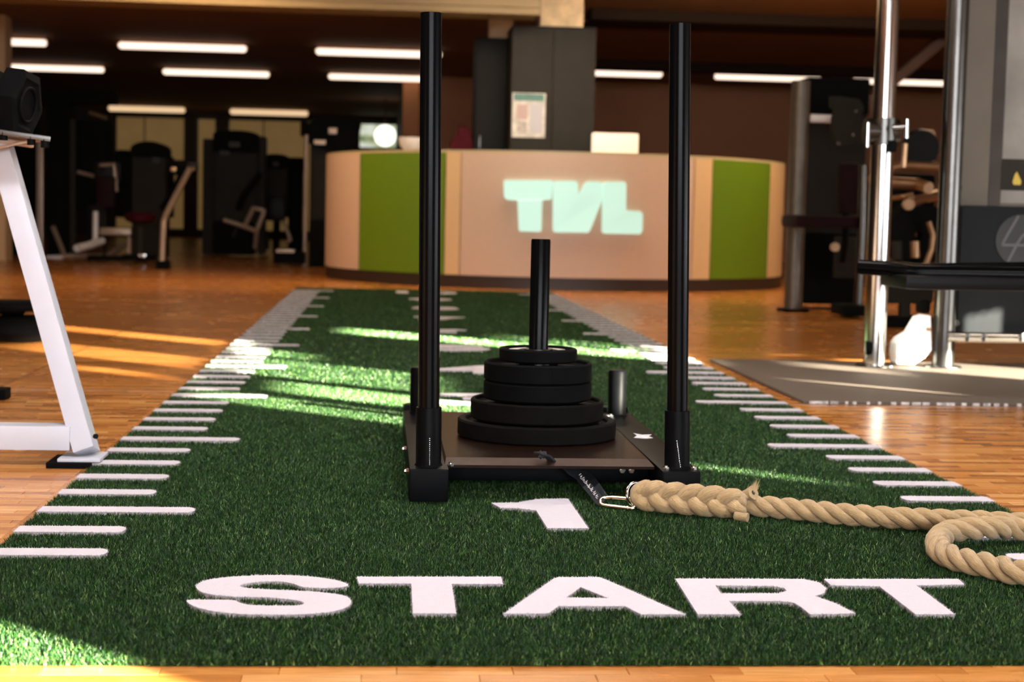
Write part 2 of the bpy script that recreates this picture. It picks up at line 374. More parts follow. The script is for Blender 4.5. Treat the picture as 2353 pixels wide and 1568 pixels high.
# back wall on the left, beyond the machines, with glazed openings
bw = MB()
wy = YW
wins = []                                  # px rectangles of the curtained panes
def xz(u, v): p = YP(u, v, wy); return p.x, p.z
g = [(262, 428, 240, 597), (450, 500, 258, 597), (522, 722, 240, 597), (822, 916, 278, 345)]
edges = []
for (u0, u1, v0, v1) in g:
    x0, z1 = xz(u0, v0); x1, _ = xz(u1, v0); _, z0 = xz(u0, v1); edges.append((x0, x1, max(z0, .12), min(z1, 2.5)))
xs = XL
for (x0, x1, z0, z1) in edges:
    bw.box((xs, wy, 0), (x0, wy+.2, ZC)); bw.box((x0, wy, 0), (x1, wy+.2, z0)); bw.box((x0, wy, z1), (x1, wy+.2, ZC)); xs = x1
bw.box((xs, wy, 0), (0.3, wy+.2, ZC))
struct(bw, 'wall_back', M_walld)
for i, (x0, x1, z0, z1) in enumerate(edges):
    fr = MB()
    for a, b in (((x0, wy+.02, z0), (x0+.05, wy+.1, z1)), ((x1-.05, wy+.02, z0), (x1, wy+.1, z1)), ((x0, wy+.02, z0), (x1, wy+.1, z0+.06)), ((x0, wy+.02, z1-.06), (x1, wy+.1, z1))): fr.box(a, b)
    f = struct(fr, f'window_{i+1}', M_mull)
    if x1-x0 > 1:      # middle bar splits the wide windows in two panes
        xm = x0+(x1-x0)*.42
        MB().box((xm-.012, wy+.03, z0), (xm+.012, wy+.08, z1)).build('glazing_bar', M_mull, f)
        MB().box((x0+.05, wy+.05, z0+.06), (xm-.012, wy+.07, z1-.06)).build('pane', M_pane, f)
        MB().box((xm+.012, wy+.05, z0+.06), (x1-.05, wy+.07, z1-.06)).build('pane', M_pane, f)
    else:
        MB().box((x0+.05, wy+.05, z0+.06), (x1-.05, wy+.07, z1-.06)).build('pane', M_out if i == 3 else M_pane, f)
# right hand back wall is nearer; its return wall runs back to the far one
struct(MB().box((-.08, YR, 0), (XR, YR+.15, ZC)), 'wall_back_right', M_wallb)
struct(MB().box((-.08, YR-.25, 0), (.15, YR, ZC)), 'wall_return', M_wallo)
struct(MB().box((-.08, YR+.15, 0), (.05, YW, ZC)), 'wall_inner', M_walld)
c = W(-30, 600, 17.2); struct(MB().box((c.x-.2, c.y, 0), (W(12, 600, 17.2).x, c.y+.3, ZC)), 'trim_1', M_walll)
# ceiling beams and rails
struct(MB().box((.9, 18.2, 2.50), (XR, 18.7, ZC)), 'trim_2', M_ceild)
struct(MB().box((1.62, 13.3, 2.50), (XR, 13.6, ZC)), 'trim_3', M_ceild)
struct(MB().cyl((1.4, 13.75, 2.545), (7.6, 13.75, 2.545), .022), 'trim_4', M_trimb, True)
struct(MB().box((1.62, 13.9, 2.53), (XR, 14.3, ZC)), 'trim_5', M_ceild)
bb = MB()      # pale bulkhead beam, upper left, two steps
y0 = 11.7
a = YP(1245, -60, y0); bt = YP(1240, 18, y0).z; bt2 = YP(1240, 33, y0).z
x1 = YP(1243, 20, y0).x
bb.box((-5, y0, bt), (x1, y0+.5, ZC)).box((-5, y0+.03, bt2), (x1, y0+.45, bt))
struct(bb, 'trim_6', M_beamy)
# slanting brown duct brace, upper right
p0 = W(2075, 165, 17); p1 = W(2190, 70, 17)
struct(MB().box((-.9, -.1, -.05), (.9, .1, .05), 0, None).box((0, 0, 0), (0.001, .001, .001)), 'trim_7', M_trimb).matrix_world = Matrix.Translation((p0+p1)/2) @ Matrix.Rotation(-math.atan2(p1.z-p0.z, p1.x-p0.x), 4, 'Y')
# behind the camera: wall with windows; right wall with gaps shaped for sun streaks
def holed_wall(name, fixed, axis, lo, hi, holes, t, m):
    """wall in plane axis=fixed, spanning lo..hi along the other horizontal axis, with rectangular openings (a0,a1,z0,z1)"""
    br = sorted({lo, hi, *[q for h in holes for q in h[:2]]}); mb = MB()
    def bx(a0, a1, z0, z1):
        if a1-a0 < 1e-4 or z1-z0 < 1e-4: return
        if axis == 'x': mb.box((fixed, a0, z0), (fixed+t, a1, z1))
        else: mb.box((a0, fixed, z0), (a1, fixed+t, z1))
    for a0, a1 in zip(br[:-1], br[1:]):
        zz = 0; am = (a0+a1)/2
        for z0, z1 in sorted((h[2], h[3]) for h in holes if h[0] <= am <= h[1]):
            bx(a0, a1, zz, z0); zz = max(zz, z1)
        bx(a0, a1, zz, ZC)
    return struct(mb, name, m)
K = -2.9
def zf(x): return (XR-x)*1.349*SUNT
sunh = []
def sl(y0, y1, xa, xb, frac=1.0):      # one gap, or a row of narrow gaps shaped to dim the streak
    n = 1 if frac >= 1 else max(1, round((y1-y0)/.045)); p = (y1-y0)/n
    for k in range(n): sunh.append((y0+K+k*p, y0+K+k*p+p*frac, zf(max(xa, xb)), zf(min(xa, xb))))
sl(.78, 1.16, -.5, 1.0)        # long streak right of the first pole
sl(1.32, 1.52, .25, 1.0)       # thin one above it
sl(1.04, 1.30, 1.36, 1.66); sl(.18, .38, 1.2, 1.6)
sl(1.36, 2.0, 1.72, 3.0)
sl(-1.50, -.86, -.9, -.2, .38); sl(-.78, -.50, -.95, -.70, .5); sl(-1.98, -1.66, -.66, -.1, .85); sl(-2.40, -2.14, -.9, -.15, .4); sl(-2.50, -2.42, .36, .62, .4)
sl(1.80, 1.94, 1.1, 1.7, .5); sl(-.44, -.18, -2.0, -1.0, .45); sl(-1.50, -1.05, -1.9, -1.02, .35); sl(-1.95, -1.80, -1.5, -1.1, .35)
sl(-8.2, -5.19, -1.9, -.2, .8)
holed_wall('wall_right', XR, 'x', YB, YW, sunh, .003, M_walll)
fr = MB()
for y in (-5.0, -2.67, -.33, 2.0): fr.box((XR-.06, y-.03, .3), (XR-.001, y+.03, 1.1))
fr.box((XR-.06, -5.0, .27), (XR-.001, 2.0, .33)).box((XR-.06, -5.0, 1.07), (XR-.001, 2.0, 1.13))
f = struct(fr, 'window_7', M_glass)  # unseen window added around the right-hand daylight fill
for y in (-5.0, -2.67, -.33): MB().box((XR-.03, y+.03, .33), (XR-.02, y+2.3, 1.07)).build('frosted_pane', M_frost, f)
holed_wall('wall_front', YB-.1, 'y', XL, XR, [(-3.4, .2, .9, 2.45), (.4, 4.0, .9, 2.45)], .1, M_walll)
for i, (x0, x1) in enumerate(((-3.4, .2), (.4, 4.0))):
    fr = MB(); z0, z1 = .9, 2.45
    for a, b in (((x0, YB-.08, z0), (x0+.06, YB-.02, z1)), ((x1-.06, YB-.08, z0), (x1, YB-.02, z1)), ((x0, YB-.08, z0), (x1, YB-.02, z0+.06)), ((x0, YB-.08, z1-.06), (x1, YB-.02, z1))): fr.box(a, b)
    struct(fr, f'window_{i+5}', M_glass)

# ------------------------------------------------------------------ ceiling lamps
def lamp(x0, x1, y, label, m, r=.055, z=2.53, group='ceiling strip lamps'):
    t = thing('ceiling_lamp', label, 'lamp', ((x0+x1)/2, y, z), group)
    MB().box((x0+.02, y-.04, z+.01), (x1-.02, y+.04, ZC), .006).build('housing', M_lampcap, t)
    pts = [(r*1.15*math.cos(a), r*.8*math.sin(a)) for a in [math.pi*2*k/20 for k in range(20)]]
    mb = MB(); n = 20; vs = []
    for x, s_ in ((x0, .4), (x0+.03, 1), (x1-.03, 1), (x1, .4)):
        vs += [(x, y+p[0]*s_, z+p[1]*s_) for p in pts]
    fs = [(k*n+i, k*n+(i+1) % n, (k+1)*n+(i+1) % n, (k+1)*n+i) for k in range(3) for i in range(n)]+[tuple(range(n)), tuple(3*n+i for i in range(n))]
    mb.add(vs, fs); mb.build('diffuser', m, t, True, 50)
    for xe, s in ((x0-.012, 1), (x1-.006, -1)): MB().box((xe, y-.03, z-.022), (xe+.018, y+.03, z+.03), .004).build('end_cap', M_lampcap, t)
    return t
lamp(-5.86, -4.35, 17.55, 'lit strip ceiling lamp at the far left of the nearer left row', M_lamp)
lamp(-3.52, -2.0, 17.55, 'lit strip ceiling lamp in the middle of the nearer left row', M_lamp)
lamp(-1.18, .34, 17.55, 'lit strip ceiling lamp of nearer left row running behind the left sled pole', M_lamp)
lamp(-5.8, -4.29, 21.15, 'lit strip ceiling lamp just above the dumbbells, second row on the left', M_lamp)
lamp(-3.48, -1.98, 21.15, 'lit strip ceiling lamp in the middle of the second left row', M_lamp)
lamp(-1.15, .36, 21.15, 'lit strip ceiling lamp of second left row running behind the left sled pole', M_lamp)
lamp(-5.75, -4.26, 30.2, 'dim strip lamp above the left curtained window', M_lampd, .07)
lamp(-3.385, -1.854, 30.2, 'dim strip lamp above the curtained window behind the tall machine tower', M_lampd, .07)
lamp(1.95, 3.35, 19.3, 'lit strip ceiling lamp between the grey pillar and the right sled pole', M_lamp)
lamp(4.05, 5.50, 19.3, 'lit strip ceiling lamp to the right of the right sled pole', M_lamp)
lamp(5.95, 7.45, 19.3, 'lit strip ceiling lamp crossed by the bright chrome machine post', M_lamp)
names_ = ['above the middle of the sprint turf', 'left of the sprint turf, toward the far machines', 'right of the sprint turf, toward the far wall', 'just in front of the round counter', 'in front of the left end of the counter', 'in front of the right end of the counter', 'above the turf behind the sled', 'above the left of the sled', 'above the right of the sled', 'above the floor in front of the START lettering', 'over the wooden floor left of the turf', 'over the rubber mat right of the turf']
for nm_, (x, y, *_q) in zip(names_, FILL_LAMPS):
    lamp(x-.75, x+.75, y, 'lit strip ceiling lamp '+nm_, M_lampd, .05, 2.55)
v_ = W(683, 50, 15.5); t = thing('ceiling_vent', 'small dark oval ceiling vent left of the left sled pole', 'vent', (v_.x, v_.y, ZC-.001))
MB().lathe((v_.x, v_.y, ZC), [(0.0, -.03), (.12, -.03), (.16, -.015), (.165, 0)], 28).build('rim', M_ceild, t, True)
MB().lathe((v_.x, v_.y, ZC), [(0.0, -.034), (.1, -.034), (.1, -.03)], 28).build('grille', M_mach, t, True)

# ------------------------------------------------------------------ turf lane
ZT = .012; X0, X1_, Y0_, Y1_ = -1.0, 1.0, -.064, 10.5
lane = thing('turf_lane', 'long green artificial turf sprint lane with white START lettering and metre ticks', 'turf lane', (0, 0, 0))
MB().box((X0, Y0_, .0003), (X1_, Y1_, .0035)).build('backing', M_back, lane)
GR = .002; NX, NY = int(2/GR), int((Y1_-Y0_)/GR)+2
mask = np.zeros((NX, NY), bool)
def raster(tris):
    for a, b, c in tris:
        xs_ = [a[0], b[0], c[0]]; ys_ = [a[1], b[1], c[1]]
        i0, i1 = max(0, int((min(xs_)-X0)/GR)), min(NX-1, int((max(xs_)-X0)/GR)+1)
        j0, j1 = max(0, int((min(ys_)-Y0_)/GR)), min(NY-1, int((max(ys_)-Y0_)/GR)+1)
        if i1 < i0 or j1 < j0: continue
        gx, gy = np.meshgrid(X0+(np.arange(i0, i1+1)+.5)*GR, Y0_+(np.arange(j0, j1+1)+.5)*GR, indexing='ij')
        d1 = (gx-b[0])*(a[1]-b[1])-(a[0]-b[0])*(gy-b[1]); d2 = (gx-c[0])*(b[1]-c[1])-(b[0]-c[0])*(gy-c[1]); d3 = (gx-a[0])*(c[1]-a[1])-(c[0]-a[0])*(gy-a[1])
        neg = (d1 < 0) | (d2 < 0) | (d3 < 0); pos = (d1 > 0) | (d2 > 0) | (d3 > 0)
        mask[i0:i1+1, j0:j1+1] |= ~(neg & pos)
def blades(px, py, zb, h, wd, lean, rg):
    n = len(px); a = rg.uniform(0, 2*np.pi, n); dx = np.cos(a)*wd/2; dy = np.sin(a)*wd/2
    l1 = rg.uniform(0, 2*np.pi, n); ll = rg.uniform(0, lean, n)*h
    hh = h*rg.uniform(.75, 1.12, n)
    V = np.empty((n, 3, 3)); V[:, 0] = np.stack([px-dx, py-dy, np.full(n, zb)], 1); V[:, 1] = np.stack([px+dx, py+dy, np.full(n, zb)], 1)
    V[:, 2] = np.stack([px+np.cos(l1)*ll, py+np.sin(l1)*ll, zb+hh], 1); return V
def tri_mesh(name, V, m, parent, extra=None):
    me = bpy.data.meshes.new(name); n = len(V); V = V.reshape(-1, 3).astype(np.float32)
    if extra is not None:
        ev, et = extra; F = np.concatenate([np.arange(n*3, dtype=np.int32), np.array(et, np.int32).ravel()+n*3]); V = np.concatenate([V, np.array(ev, np.float32)])
    else: F = np.arange(n*3, dtype=np.int32)
    me.vertices.add(len(V)); me.vertices.foreach_set('co', V.ravel()); me.loops.add(len(F)); me.loops.foreach_set('vertex_index', F)
    k = len(F)//3; me.polygons.add(k); me.polygons.foreach_set('loop_start', np.arange(0, 3*k, 3, dtype=np.int32)); me.polygons.foreach_set('loop_total', np.full(k, 3, np.int32))
    me.update(calc_edges=True); me.validate(); me.shade_flat(); me.materials.append(m)
    o = bpy.data.objects.new(name, me); COL.objects.link(o); o.parent = parent; return o
def marking(name, tris, den=26000):
    """white pile mark: a low dense slab with its own short blades"""
    tris = [[tuple(p[:2]) for p in t] for t in tris]
    ev = []; et = []
    idx = {}
    def vid(p, z):
        k = (round(p[0], 5), round(p[1], 5), z)
        if k not in idx: idx[k] = len(ev); ev.append((p[0], p[1], z))
        return idx[k]
    cntE = {}
    zt = ZT-.0004
    for a, b, c in tris:
        if (b[0]-a[0])*(c[1]-a[1])-(b[1]-a[1])*(c[0]-a[0]) < 0: b, c = c, b
        t = [vid(a, zt), vid(b, zt), vid(c, zt)]
        if len(set(t)) < 3: continue
        et.append(t)
        for e in ((t[0], t[1]), (t[1], t[2]), (t[2], t[0])): cntE[e] = cntE.get(e, 0)+1
    for (i, j) in list(cntE):
        if (j, i) not in cntE:
            a, b = ev[i], ev[j]; i2, j2 = vid(a, .0035), vid(b, .0035); et.append([i, i2, j2]); et.append([i, j2, j])
    A = np.array([[*a, *b, *c] for a, b, c in tris]); ar = np.abs((A[:, 2]-A[:, 0])*(A[:, 5]-A[:, 1])-(A[:, 3]-A[:, 1])*(A[:, 4]-A[:, 0]))/2
    n = int(ar.sum()*den); k = rng.choice(len(A), n, p=ar/ar.sum()); r1 = np.sqrt(rng.random(n)); r2 = rng.random(n)
    px = A[k, 0]*(1-r1)+A[k, 2]*r1*(1-r2)+A[k, 4]*r1*r2; py = A[k, 1]*(1-r1)+A[k, 3]*r1*(1-r2)+A[k, 5]*r1*r2
    V = blades(px, py, ZT-.003, .0031, .0022, .9, rng)
    fb = []
    for (i, j) in list(cntE):
        if (j, i) in cntE or den < 20000: continue
        a, b = ev[i], ev[j]; dx_, dy_ = b[0]-a[0], b[1]-a[1]; Lk = math.hypot(dx_, dy_); nx_, ny_ = dy_/max(Lk, 1e-6), -dx_/max(Lk, 1e-6)
        for _ in range(int(Lk/.0009)):
            f = random.random(); x_, y_ = a[0]+dx_*f, a[1]+dy_*f; o_ = random.uniform(-.001, .0042); w_ = random.uniform(-.002, .002)
            fb.append([(x_-dx_/Lk*.001, y_-dy_/Lk*.001, zt-.003), (x_+dx_/Lk*.001, y_+dy_/Lk*.001, zt-.003), (x_+nx_*o_+dx_/Lk*w_, y_+ny_*o_+dy_/Lk*w_, zt+random.uniform(.0002, .0022))])
    if fb: V = np.concatenate([V, np.array(fb)])
    return V, (ev, et), tris
def poly_tris(outer, holes=()):
    loops = [[Vector((p[0], p[1], 0)) for p in outer]]+[[Vector((p[0], p[1], 0)) for p in h] for h in holes]
    flat = [p for l in loops for p in l]; return [[flat[i] for i in t] for t in tessellate_polygon(loops)]
def crop(pts, ox, oy, s): return [(ox+x/s, oy+y/s) for x, y in pts]
def gpl(pts): return [tuple(GP(u, v, ZT-.001)[:2]) for u, v in pts]
def sm2(pts, n=3): return [(p.x, p.y) for p in smoothpath([Vector((a, b, 0)) for a, b in pts], n, True)]
S_ = crop([(1030, 108), (980, 92), (880, 75), (780, 66), (650, 60), (500, 62), (350, 70), (240, 82), (170, 98), (135, 122), (140, 145), (175, 165), (250, 180), (370, 190), (520, 192), (640, 200), (740, 212), (782, 227), (760, 240), (700, 244), (560, 244), (460, 240), (400, 228), (365, 212), (300, 209), (180, 208), (80, 210), (92, 232), (150, 258), (260, 280), (400, 293), (550, 297), (700, 297), (850, 290), (960, 277), (1040, 252), (1065, 220), (1040, 190), (980, 175), (880, 163), (760, 155), (600, 148), (460, 140), (395, 127), (420, 113), (480, 104), (560, 98), (650, 100), (720, 112), (760, 128), (820, 135), (940, 137), (1045, 126)], 400, 1300, 2.6144)
T1 = crop([(1098, 70), (1965, 70), (1975, 113), (1668, 113), (1695, 290), (1435, 290), (1425, 110), (1110, 110)], 400, 1300, 2.6144)
A_ = crop([(108, 210), (325, 57), (345, 52), (520, 52), (555, 65), (890, 212), (700, 212), (630, 177), (345, 177), (300, 208)], 1100, 1300, 1.878)
Ah = crop([(440, 95), (560, 143), (378, 140)], 1100, 1300, 1.878)
Rr = crop([(848, 58), (1400, 60), (1470, 75), (1500, 100), (1490, 122), (1450, 133), (1540, 165), (1625, 208), (1430, 212), (1390, 180), (1360, 162), (1300, 155), (1080, 155), (1130, 212), (945, 212)], 1100, 1300, 1.878)
Rh = crop([(1022, 88), (1270, 90), (1320, 100), (1328, 112), (1290, 122), (1045, 122)], 1100, 1300, 1.878)
T2 = crop([(1490, 60), (2070, 60), (2095, 83), (1890, 88), (2055, 212), (1885, 212), (1730, 92), (1520, 86)], 1100, 1300, 1.878)
O1 = [(1129, 1157), (1190, 1156), (1235, 1148), (1305, 1147), (1352, 1215), (1258, 1215), (1232, 1174), (1190, 1169), (1150, 1168)]
marks = [('letter_marking', poly_tris(sm2(gpl(S_), 2))), ('letter_marking', poly_tris(gpl(T1))), ('letter_marking', poly_tris(gpl(A_), [gpl(Ah)])),
         ('letter_marking', poly_tris(gpl(Rr), [gpl(Rh)])), ('letter_marking', poly_tris(gpl(T2))), ('numeral_marking', poly_tris(gpl(O1)))]
for m_ in range(2, 11):      # the remaining metre numbers
    tx = bpy.data.curves.new('numeral', 'FONT'); tx.body = str(m_); tx.size = .42; tx.offset = .014; tx.align_x = 'CENTER'
    to = bpy.data.objects.new('numeral', tx); COL.objects.link(to)
    bpy.context.view_layer.update(); dg = bpy.context.evaluated_depsgraph_get(); me = bpy.data.meshes.new_from_object(to.evaluated_get(dg))
    P = [Vector(v.co) for v in me.vertices]; me.calc_loop_triangles(); T = [tuple(t.vertices) for t in me.loop_triangles]
    bpy.data.objects.remove(to); bpy.data.curves.remove(tx); bpy.data.meshes.remove(me)
    xs_ = [p.x for p in P]; ys_ = [p.y for p in P]; wx = {10: .46}.get(m_, .30); cx = (min(xs_)+max(xs_))/2; sy = .30/(max(ys_)-min(ys_)); sx_ = wx/(max(xs_)-min(xs_))
    P = [((p.x-cx)*sx_+.0, (p.y-min(ys_))*sy+m_-.15) for p in P]
    marks.append(('numeral_marking', [[P[i] for i in t] for t in T if len(set(t)) == 3]))
for nm, tr in marks:
    V, ex, tr2 = marking(nm, tr, 26000 if tr[0][0][1] < 2 else 9000); tri_mesh(nm, V, M_white, lane, ex); raster(tr2)
def tick_poly(x0, x1, y):      # rounded inner end, square at the lane edge
    s = 1 if x1 > x0 else -1; h = .028; q = [(x0, y-h), (x1-s*.012, y-h), (x1-s*.003, y-h*.6), (x1, y), (x1-s*.003, y+h*.6), (x1-s*.012, y+h), (x0, y+h)]
    return q if s > 0 else q[::-1]
tp = {}
for side in (-1, 1):
    for ln in ('s', 'l'):
        xi = .8008 if ln == 's' else .6975
        V, ex, tr2 = marking('tick_marking', poly_tris(tick_poly(side*.999, side*xi, 0.0)), 24000)
        tp[side, ln] = [tri_mesh('tick_marking', V, M_white, lane, ex), False]
for side in (-1, 1):
    for k in range(3, 51):
        y = k*.2; ln = 'l' if k % 5 == 0 else 's'; q = tp[side, ln]
        if not q[1]: o = q[0]; q[1] = True
        else: o = q[0].copy(); COL.objects.link(o); o.parent = lane
        o.location = (0, y, 0); raster(poly_tris(tick_poly(side*.999, side*(.8008 if ln == 's' else .6975), y)))
def scatter(y0, y1, den, h, wd, lean):
    n = int(2*(y1-y0)*den); px = rng.uniform(X0, X1_, n); py = rng.uniform(y0, y1, n)
    ix = np.clip(((px-X0)/GR).astype(int), 0, NX-1); iy = np.clip(((py-Y0_)/GR).astype(int), 0, NY-1); k = ~mask[ix, iy]
    return blades(px[k], py[k], .0028, h, wd, lean, rng)
Vs = [scatter(Y0_, .6, 150000, .0092, .0021, .95), scatter(.6, 1.6, 125000, .0092, .0022, .95), scatter(1.6, 3.4, 75000, .0092, .0027, .95), scatter(3.4, Y1_, 20000, .0092, .0045, .9)]
# a frayed fringe on the front edge
n = 9000; px = rng.uniform(X0, X1_, n); V = blades(px, np.full(n, Y0_)+rng.uniform(-.002, .004, n), .001, .0105, .002, 1.0, rng); Vs.append(V)
tag(tri_mesh('pile', np.concatenate(Vs), M_turf, lane), kind='stuff')

# ------------------------------------------------------------------ sled
ZF = .012
sled = thing('weight_sled', 'black steel push sled with two tall poles on the turf, loaded with discs', 'sled', (.031, 1.6, ZF))
SLX, SRX = -.2325, .295
def tilt(x0, y0, z0, x1, y1, z1): return Vector((x0, y0, z0)), Vector((x1, y1, z1))
for cx in (SLX, SRX):
    s = MB().box((cx-.0405, 1.10, ZF+.001), (cx+.0405, 2.13, ZF+.07), .004).build('skid', M_black, sled, True)
    MB().box((cx-.041, 2.10, ZF+.02), (cx+.041, 2.145, ZF+.085), .012).build('skid_tip', M_black, sled, True)
    MB().box((cx-.0385, 1.0975, ZF+.003), (cx+.0385, 1.1035, ZF+.068), .0015).build('end_cap', M_black, sled, True)
MB().box((-.191, 1.27, ZF+.018), (.254, 1.33, ZF+.064), .004).build('cross_tube', M_black, sled, True)
MB().box((-.191, 1.90, ZF+.018), (.254, 1.96, ZF+.064), .004).build('cross_tube', M_black, sled, True)
# deck with a broad chamfer along the front edge
d = MB(); xa, xb, ya, yb, zt, zb = -.198, .247, 1.158, 1.985, ZF+.080, ZF+.064; ch = .042
d.add([(xa, ya, zb), (xb, ya, zb), (xb, yb, zb), (xa, yb, zb), (xa, ya, zb+.006), (xb, ya, zb+.006), (xa+.004, ya+ch, zt), (xb-.008, ya+ch, zt), (xb-.004, yb, zt), (xa+.004, yb, zt)],
      [(3, 2, 1, 0), (0, 1, 5, 4), (4, 5, 7, 6), (6, 7, 8, 9), (1, 2, 8, 7, 5), (0, 4, 6, 9, 3), (2, 3, 9, 8)])
d.mi[2] = 1
d.build('deck', [M_platebr, M_bevel], sled)
for cx, top in ((SLX, (-.244, 1.155, ZF+1.006)), (SRX, (.273, 1.155, ZF+1.000))):
    b0 = Vector((cx, 1.155, ZF+.069)); tv = Vector(top); dr = (tv-b0).normalized()
    MB().cyl(b0+dr*.02, tv, .0222, 32).build('pole', M_blackb, sled, True)
    zs = b0+dr*.123
    mb = MB(); mb.lathe((0, 0, 0), [(.0222, .123), (.0262, .123), (.0268, .121), (.0268, .006), (.0305, 0), (0, 0)], 32)
    q = Vector((0, 0, 1)).rotation_difference(dr); mb.v = [tuple(b0+q @ Vector(v)) for v in mb.v]
    sk = mb.build('sleeve', M_black, sled, True)
    wm = MB()
    for k in range(14):      # weld seam, a row of tiny beads
        p = b0+dr*(.006+k*.0042)+Vector((.0015 if cx < 0 else .002-k*.0006, -.0272, 0)); wm.lathe(p, [(0, -.0009), (.0009, 0), (0, .0009)], 6)
    wm.build('weld_seam', M_steel, sk)
for cx in (SLX, SRX):
    MB().lathe((cx, 2.05, ZF+.069), [(0, .121), (.021, .121), (.0245, .116), (.0245, .004), (.029, 0)], 32).build('rear_post', M_black, sled, True)
MB().lathe((.032, 1.55, ZF+.079), [(0, .463), (.0215, .463), (.0228, .459), (.0228, .004), (.03, 0)], 32).build('loading_pin', M_blackb, sled, True)
def boltm(c, ax, r=.007, h=.006):
    c = Vector(c); ax = Vector(ax); mb = MB(); mb.cyl(c, c+ax*h, r, 6); mb.cyl(c+ax*h, c+ax*(h+.003), r*.6, 12); return mb
for c, ax in (((-.186, 1.153, ZF+.068), (0, 0, 1)), ((-.2735, 1.16, ZF+.055), (-1, 0, 0)), ((-.2735, 1.48, ZF+.055), (-1, 0, 0)), ((.266, 1.128, ZF+.069), (0, 0, 1)), ((.325, 1.128, ZF+.069), (0, 0, 1)), ((.195, 1.27, ZF+.045), (0, -1, 0)), ((.215, 1.27, ZF+.045), (0, -1, 0)), ((.262, 1.98, ZF+.069), (0, 0, 1)), ((.272, 2.0, ZF+.069), (0, 0, 1))):
    boltm(c, ax).build('bolt', M_steel, sled, True)
st = MB(); st.prism([(.272, 1.60, ZF+.0705), (.300, 1.585, ZF+.0705), (.318, 1.60, ZF+.0705), (.312, 1.63, ZF+.0705), (.325, 1.66, ZF+.0705), (.300, 1.652, ZF+.0705), (.283, 1.68, ZF+.0705), (.286, 1.64, ZF+.0705)], (0, 0, .0004))
tag(st.build('sticker', M_sticker, sled), 'torn white sticker')

# discs on the pin
def disc(name, label, r, z0, h, lip, m, extra=None, rot=0):
    # flat walled tyre with a thin upstanding lip and a dished face
    c = (.032, 1.55, z0); t = thing(name, label, 'weight disc', c, 'rubber discs stacked on the sled pin')
    e = min(.004, h*.12); ri = r-lip
    MB().lathe(c, [(.0262, h*.18), (.0262, h*.82), (.045, h*.86), (.048, h*.72), (ri-.006, h*.70), (ri, h*.80), (ri+.002, h-e*.6), (ri+.005, h), (r-e, h), (r, h-e), (r, e), (r-e, 0), (.0262, 0), (.0262, h*.18)], 96).build('tyre', m, t, True, 28)
    MB().lathe(c, [(.0235, h*.1), (.0235, h*.93), (.034, h*.93), (.034, h*.8)], 40).build('hub_ring', M_chromed, t, True, 50)
    for a in (rot, rot+math.pi):      # moulded seam ridges
        mb = MB(); p = Vector((c[0]+math.cos(a)*r, c[1]+math.sin(a)*r, c[2])); mb.box((p.x-.0008, p.y-.0008, c[2]+e), (p.x+.0008, p.y+.0008, c[2]+h-e)); mb.build('seam', m, t)
    return t
zd = ZF+.0805
disc('weight_disc', 'broadest black disc, at the bottom of the stack on the sled', .186, zd, .041, .022, M_rubberf, rot=-1.57)
disc('weight_disc', 'second broadest black disc, lying right on the broadest one', .156, zd+.0415, .046, .012, M_rubberf, rot=-1.5)
disc('weight_disc', 'lower of the two equal middle sized black discs', .1265, zd+.088, .042, .010, M_rubber, rot=-1.6)
disc('weight_disc', 'upper of the two equal middle sized black discs', .1265, zd+.1305, .045, .010, M_rubber, rot=-1.4)
t = disc('weight_disc', 'smallest black disc, topmost, with pale lettering on its face', .0915, zd+.176, .031, .012, M_rubber, rot=-1.62)
ztop = zd+.176+.031
for a0, a1 in ((.3, 1.2), (1.9, 2.9), (3.4, 4.4), (5.0, 6.0)):
    mb = MB(); n = 14; A0 = [a0+(a1-a0)*k/n for k in range(n+1)]; vs = [(.032+.048*math.cos(a), 1.55+.048*math.sin(a), ztop-.0052) for a in A0]+[(.032+.070*math.cos(a), 1.55+.070*math.sin(a), ztop-.0052) for a in A0]
    mb.add(vs, [(k, k+1, n+2+k, n+1+k) for k in range(n)]); vs2 = 0
    mb.build('face_print', M_disc_label, t)

# ------------------------------------------------------------------ strap, carabiner, ring, rope
strap = thing('pull_strap', 'black webbing strap looped from the sled deck to the carabiner', 'strap', tuple(GP(1340, 1120)))
def P3(u, v, z): return GP(u, v, z)
def ribbon(path, wd, th, name, m, parent, twist=0.):
    P = smoothpath(path, 8); mb = MB(); n = len(P); vs = []
    for i, p in enumerate(P):
        t = (P[min(i+1, n-1)]-P[max(i-1, 0)]).normalized(); a = twist*i/n
        s = t.cross(Vector((0, 0, 1))).normalized(); q = t.cross(s)
        sd = s*math.cos(a)+q*math.sin(a); nn = t.cross(sd)
        for x, y in ((-1, -1), (1, -1), (1, 1), (-1, 1)): vs.append(p+sd*(x*wd/2)+nn*(y*th/2))
    fs = [(4*i+k, 4*i+(k+1) % 4, 4*i+4+(k+1) % 4, 4*i+4+k) for i in range(n-1) for k in range(4)]+[(0, 1, 2, 3), (4*n-4, 4*n-3, 4*n-2, 4*n-1)]
    mb.add(vs, fs); return mb.build(name, m, parent, False)
pA = YP(1252, 1052, 1.156)
ribbon([pA+Vector((-.012, .03, .006)), pA+Vector((0, -.004, .008)), P3(1275, 1066, .080), P3(1300, 1080, .062), P3(1330, 1095, .05), P3(1346, 1114, .040), P3(1364, 1134, .030), P3(1376, 1150, .022), P3(1386, 1157, .018)], .019, .004, 'webbing', M_strap, strap, .9)
ribbon([P3(1320, 1075, .060), P3(1345, 1088, .05), P3(1362, 1106, .043), P3(1376, 1126, .034), P3(1390, 1146, .026)], .017, .004, 'webbing', M_strap, strap, 1.3)
mb = MB()
for k in range(9):
    mb.lathe(pA+Vector((-.006+.004*math.sin(k*2.1), -.002+.003*math.cos(k*3), .006+.004*math.sin(k))), [(0, -.006), (.006, 0), (0, .006)], 8)
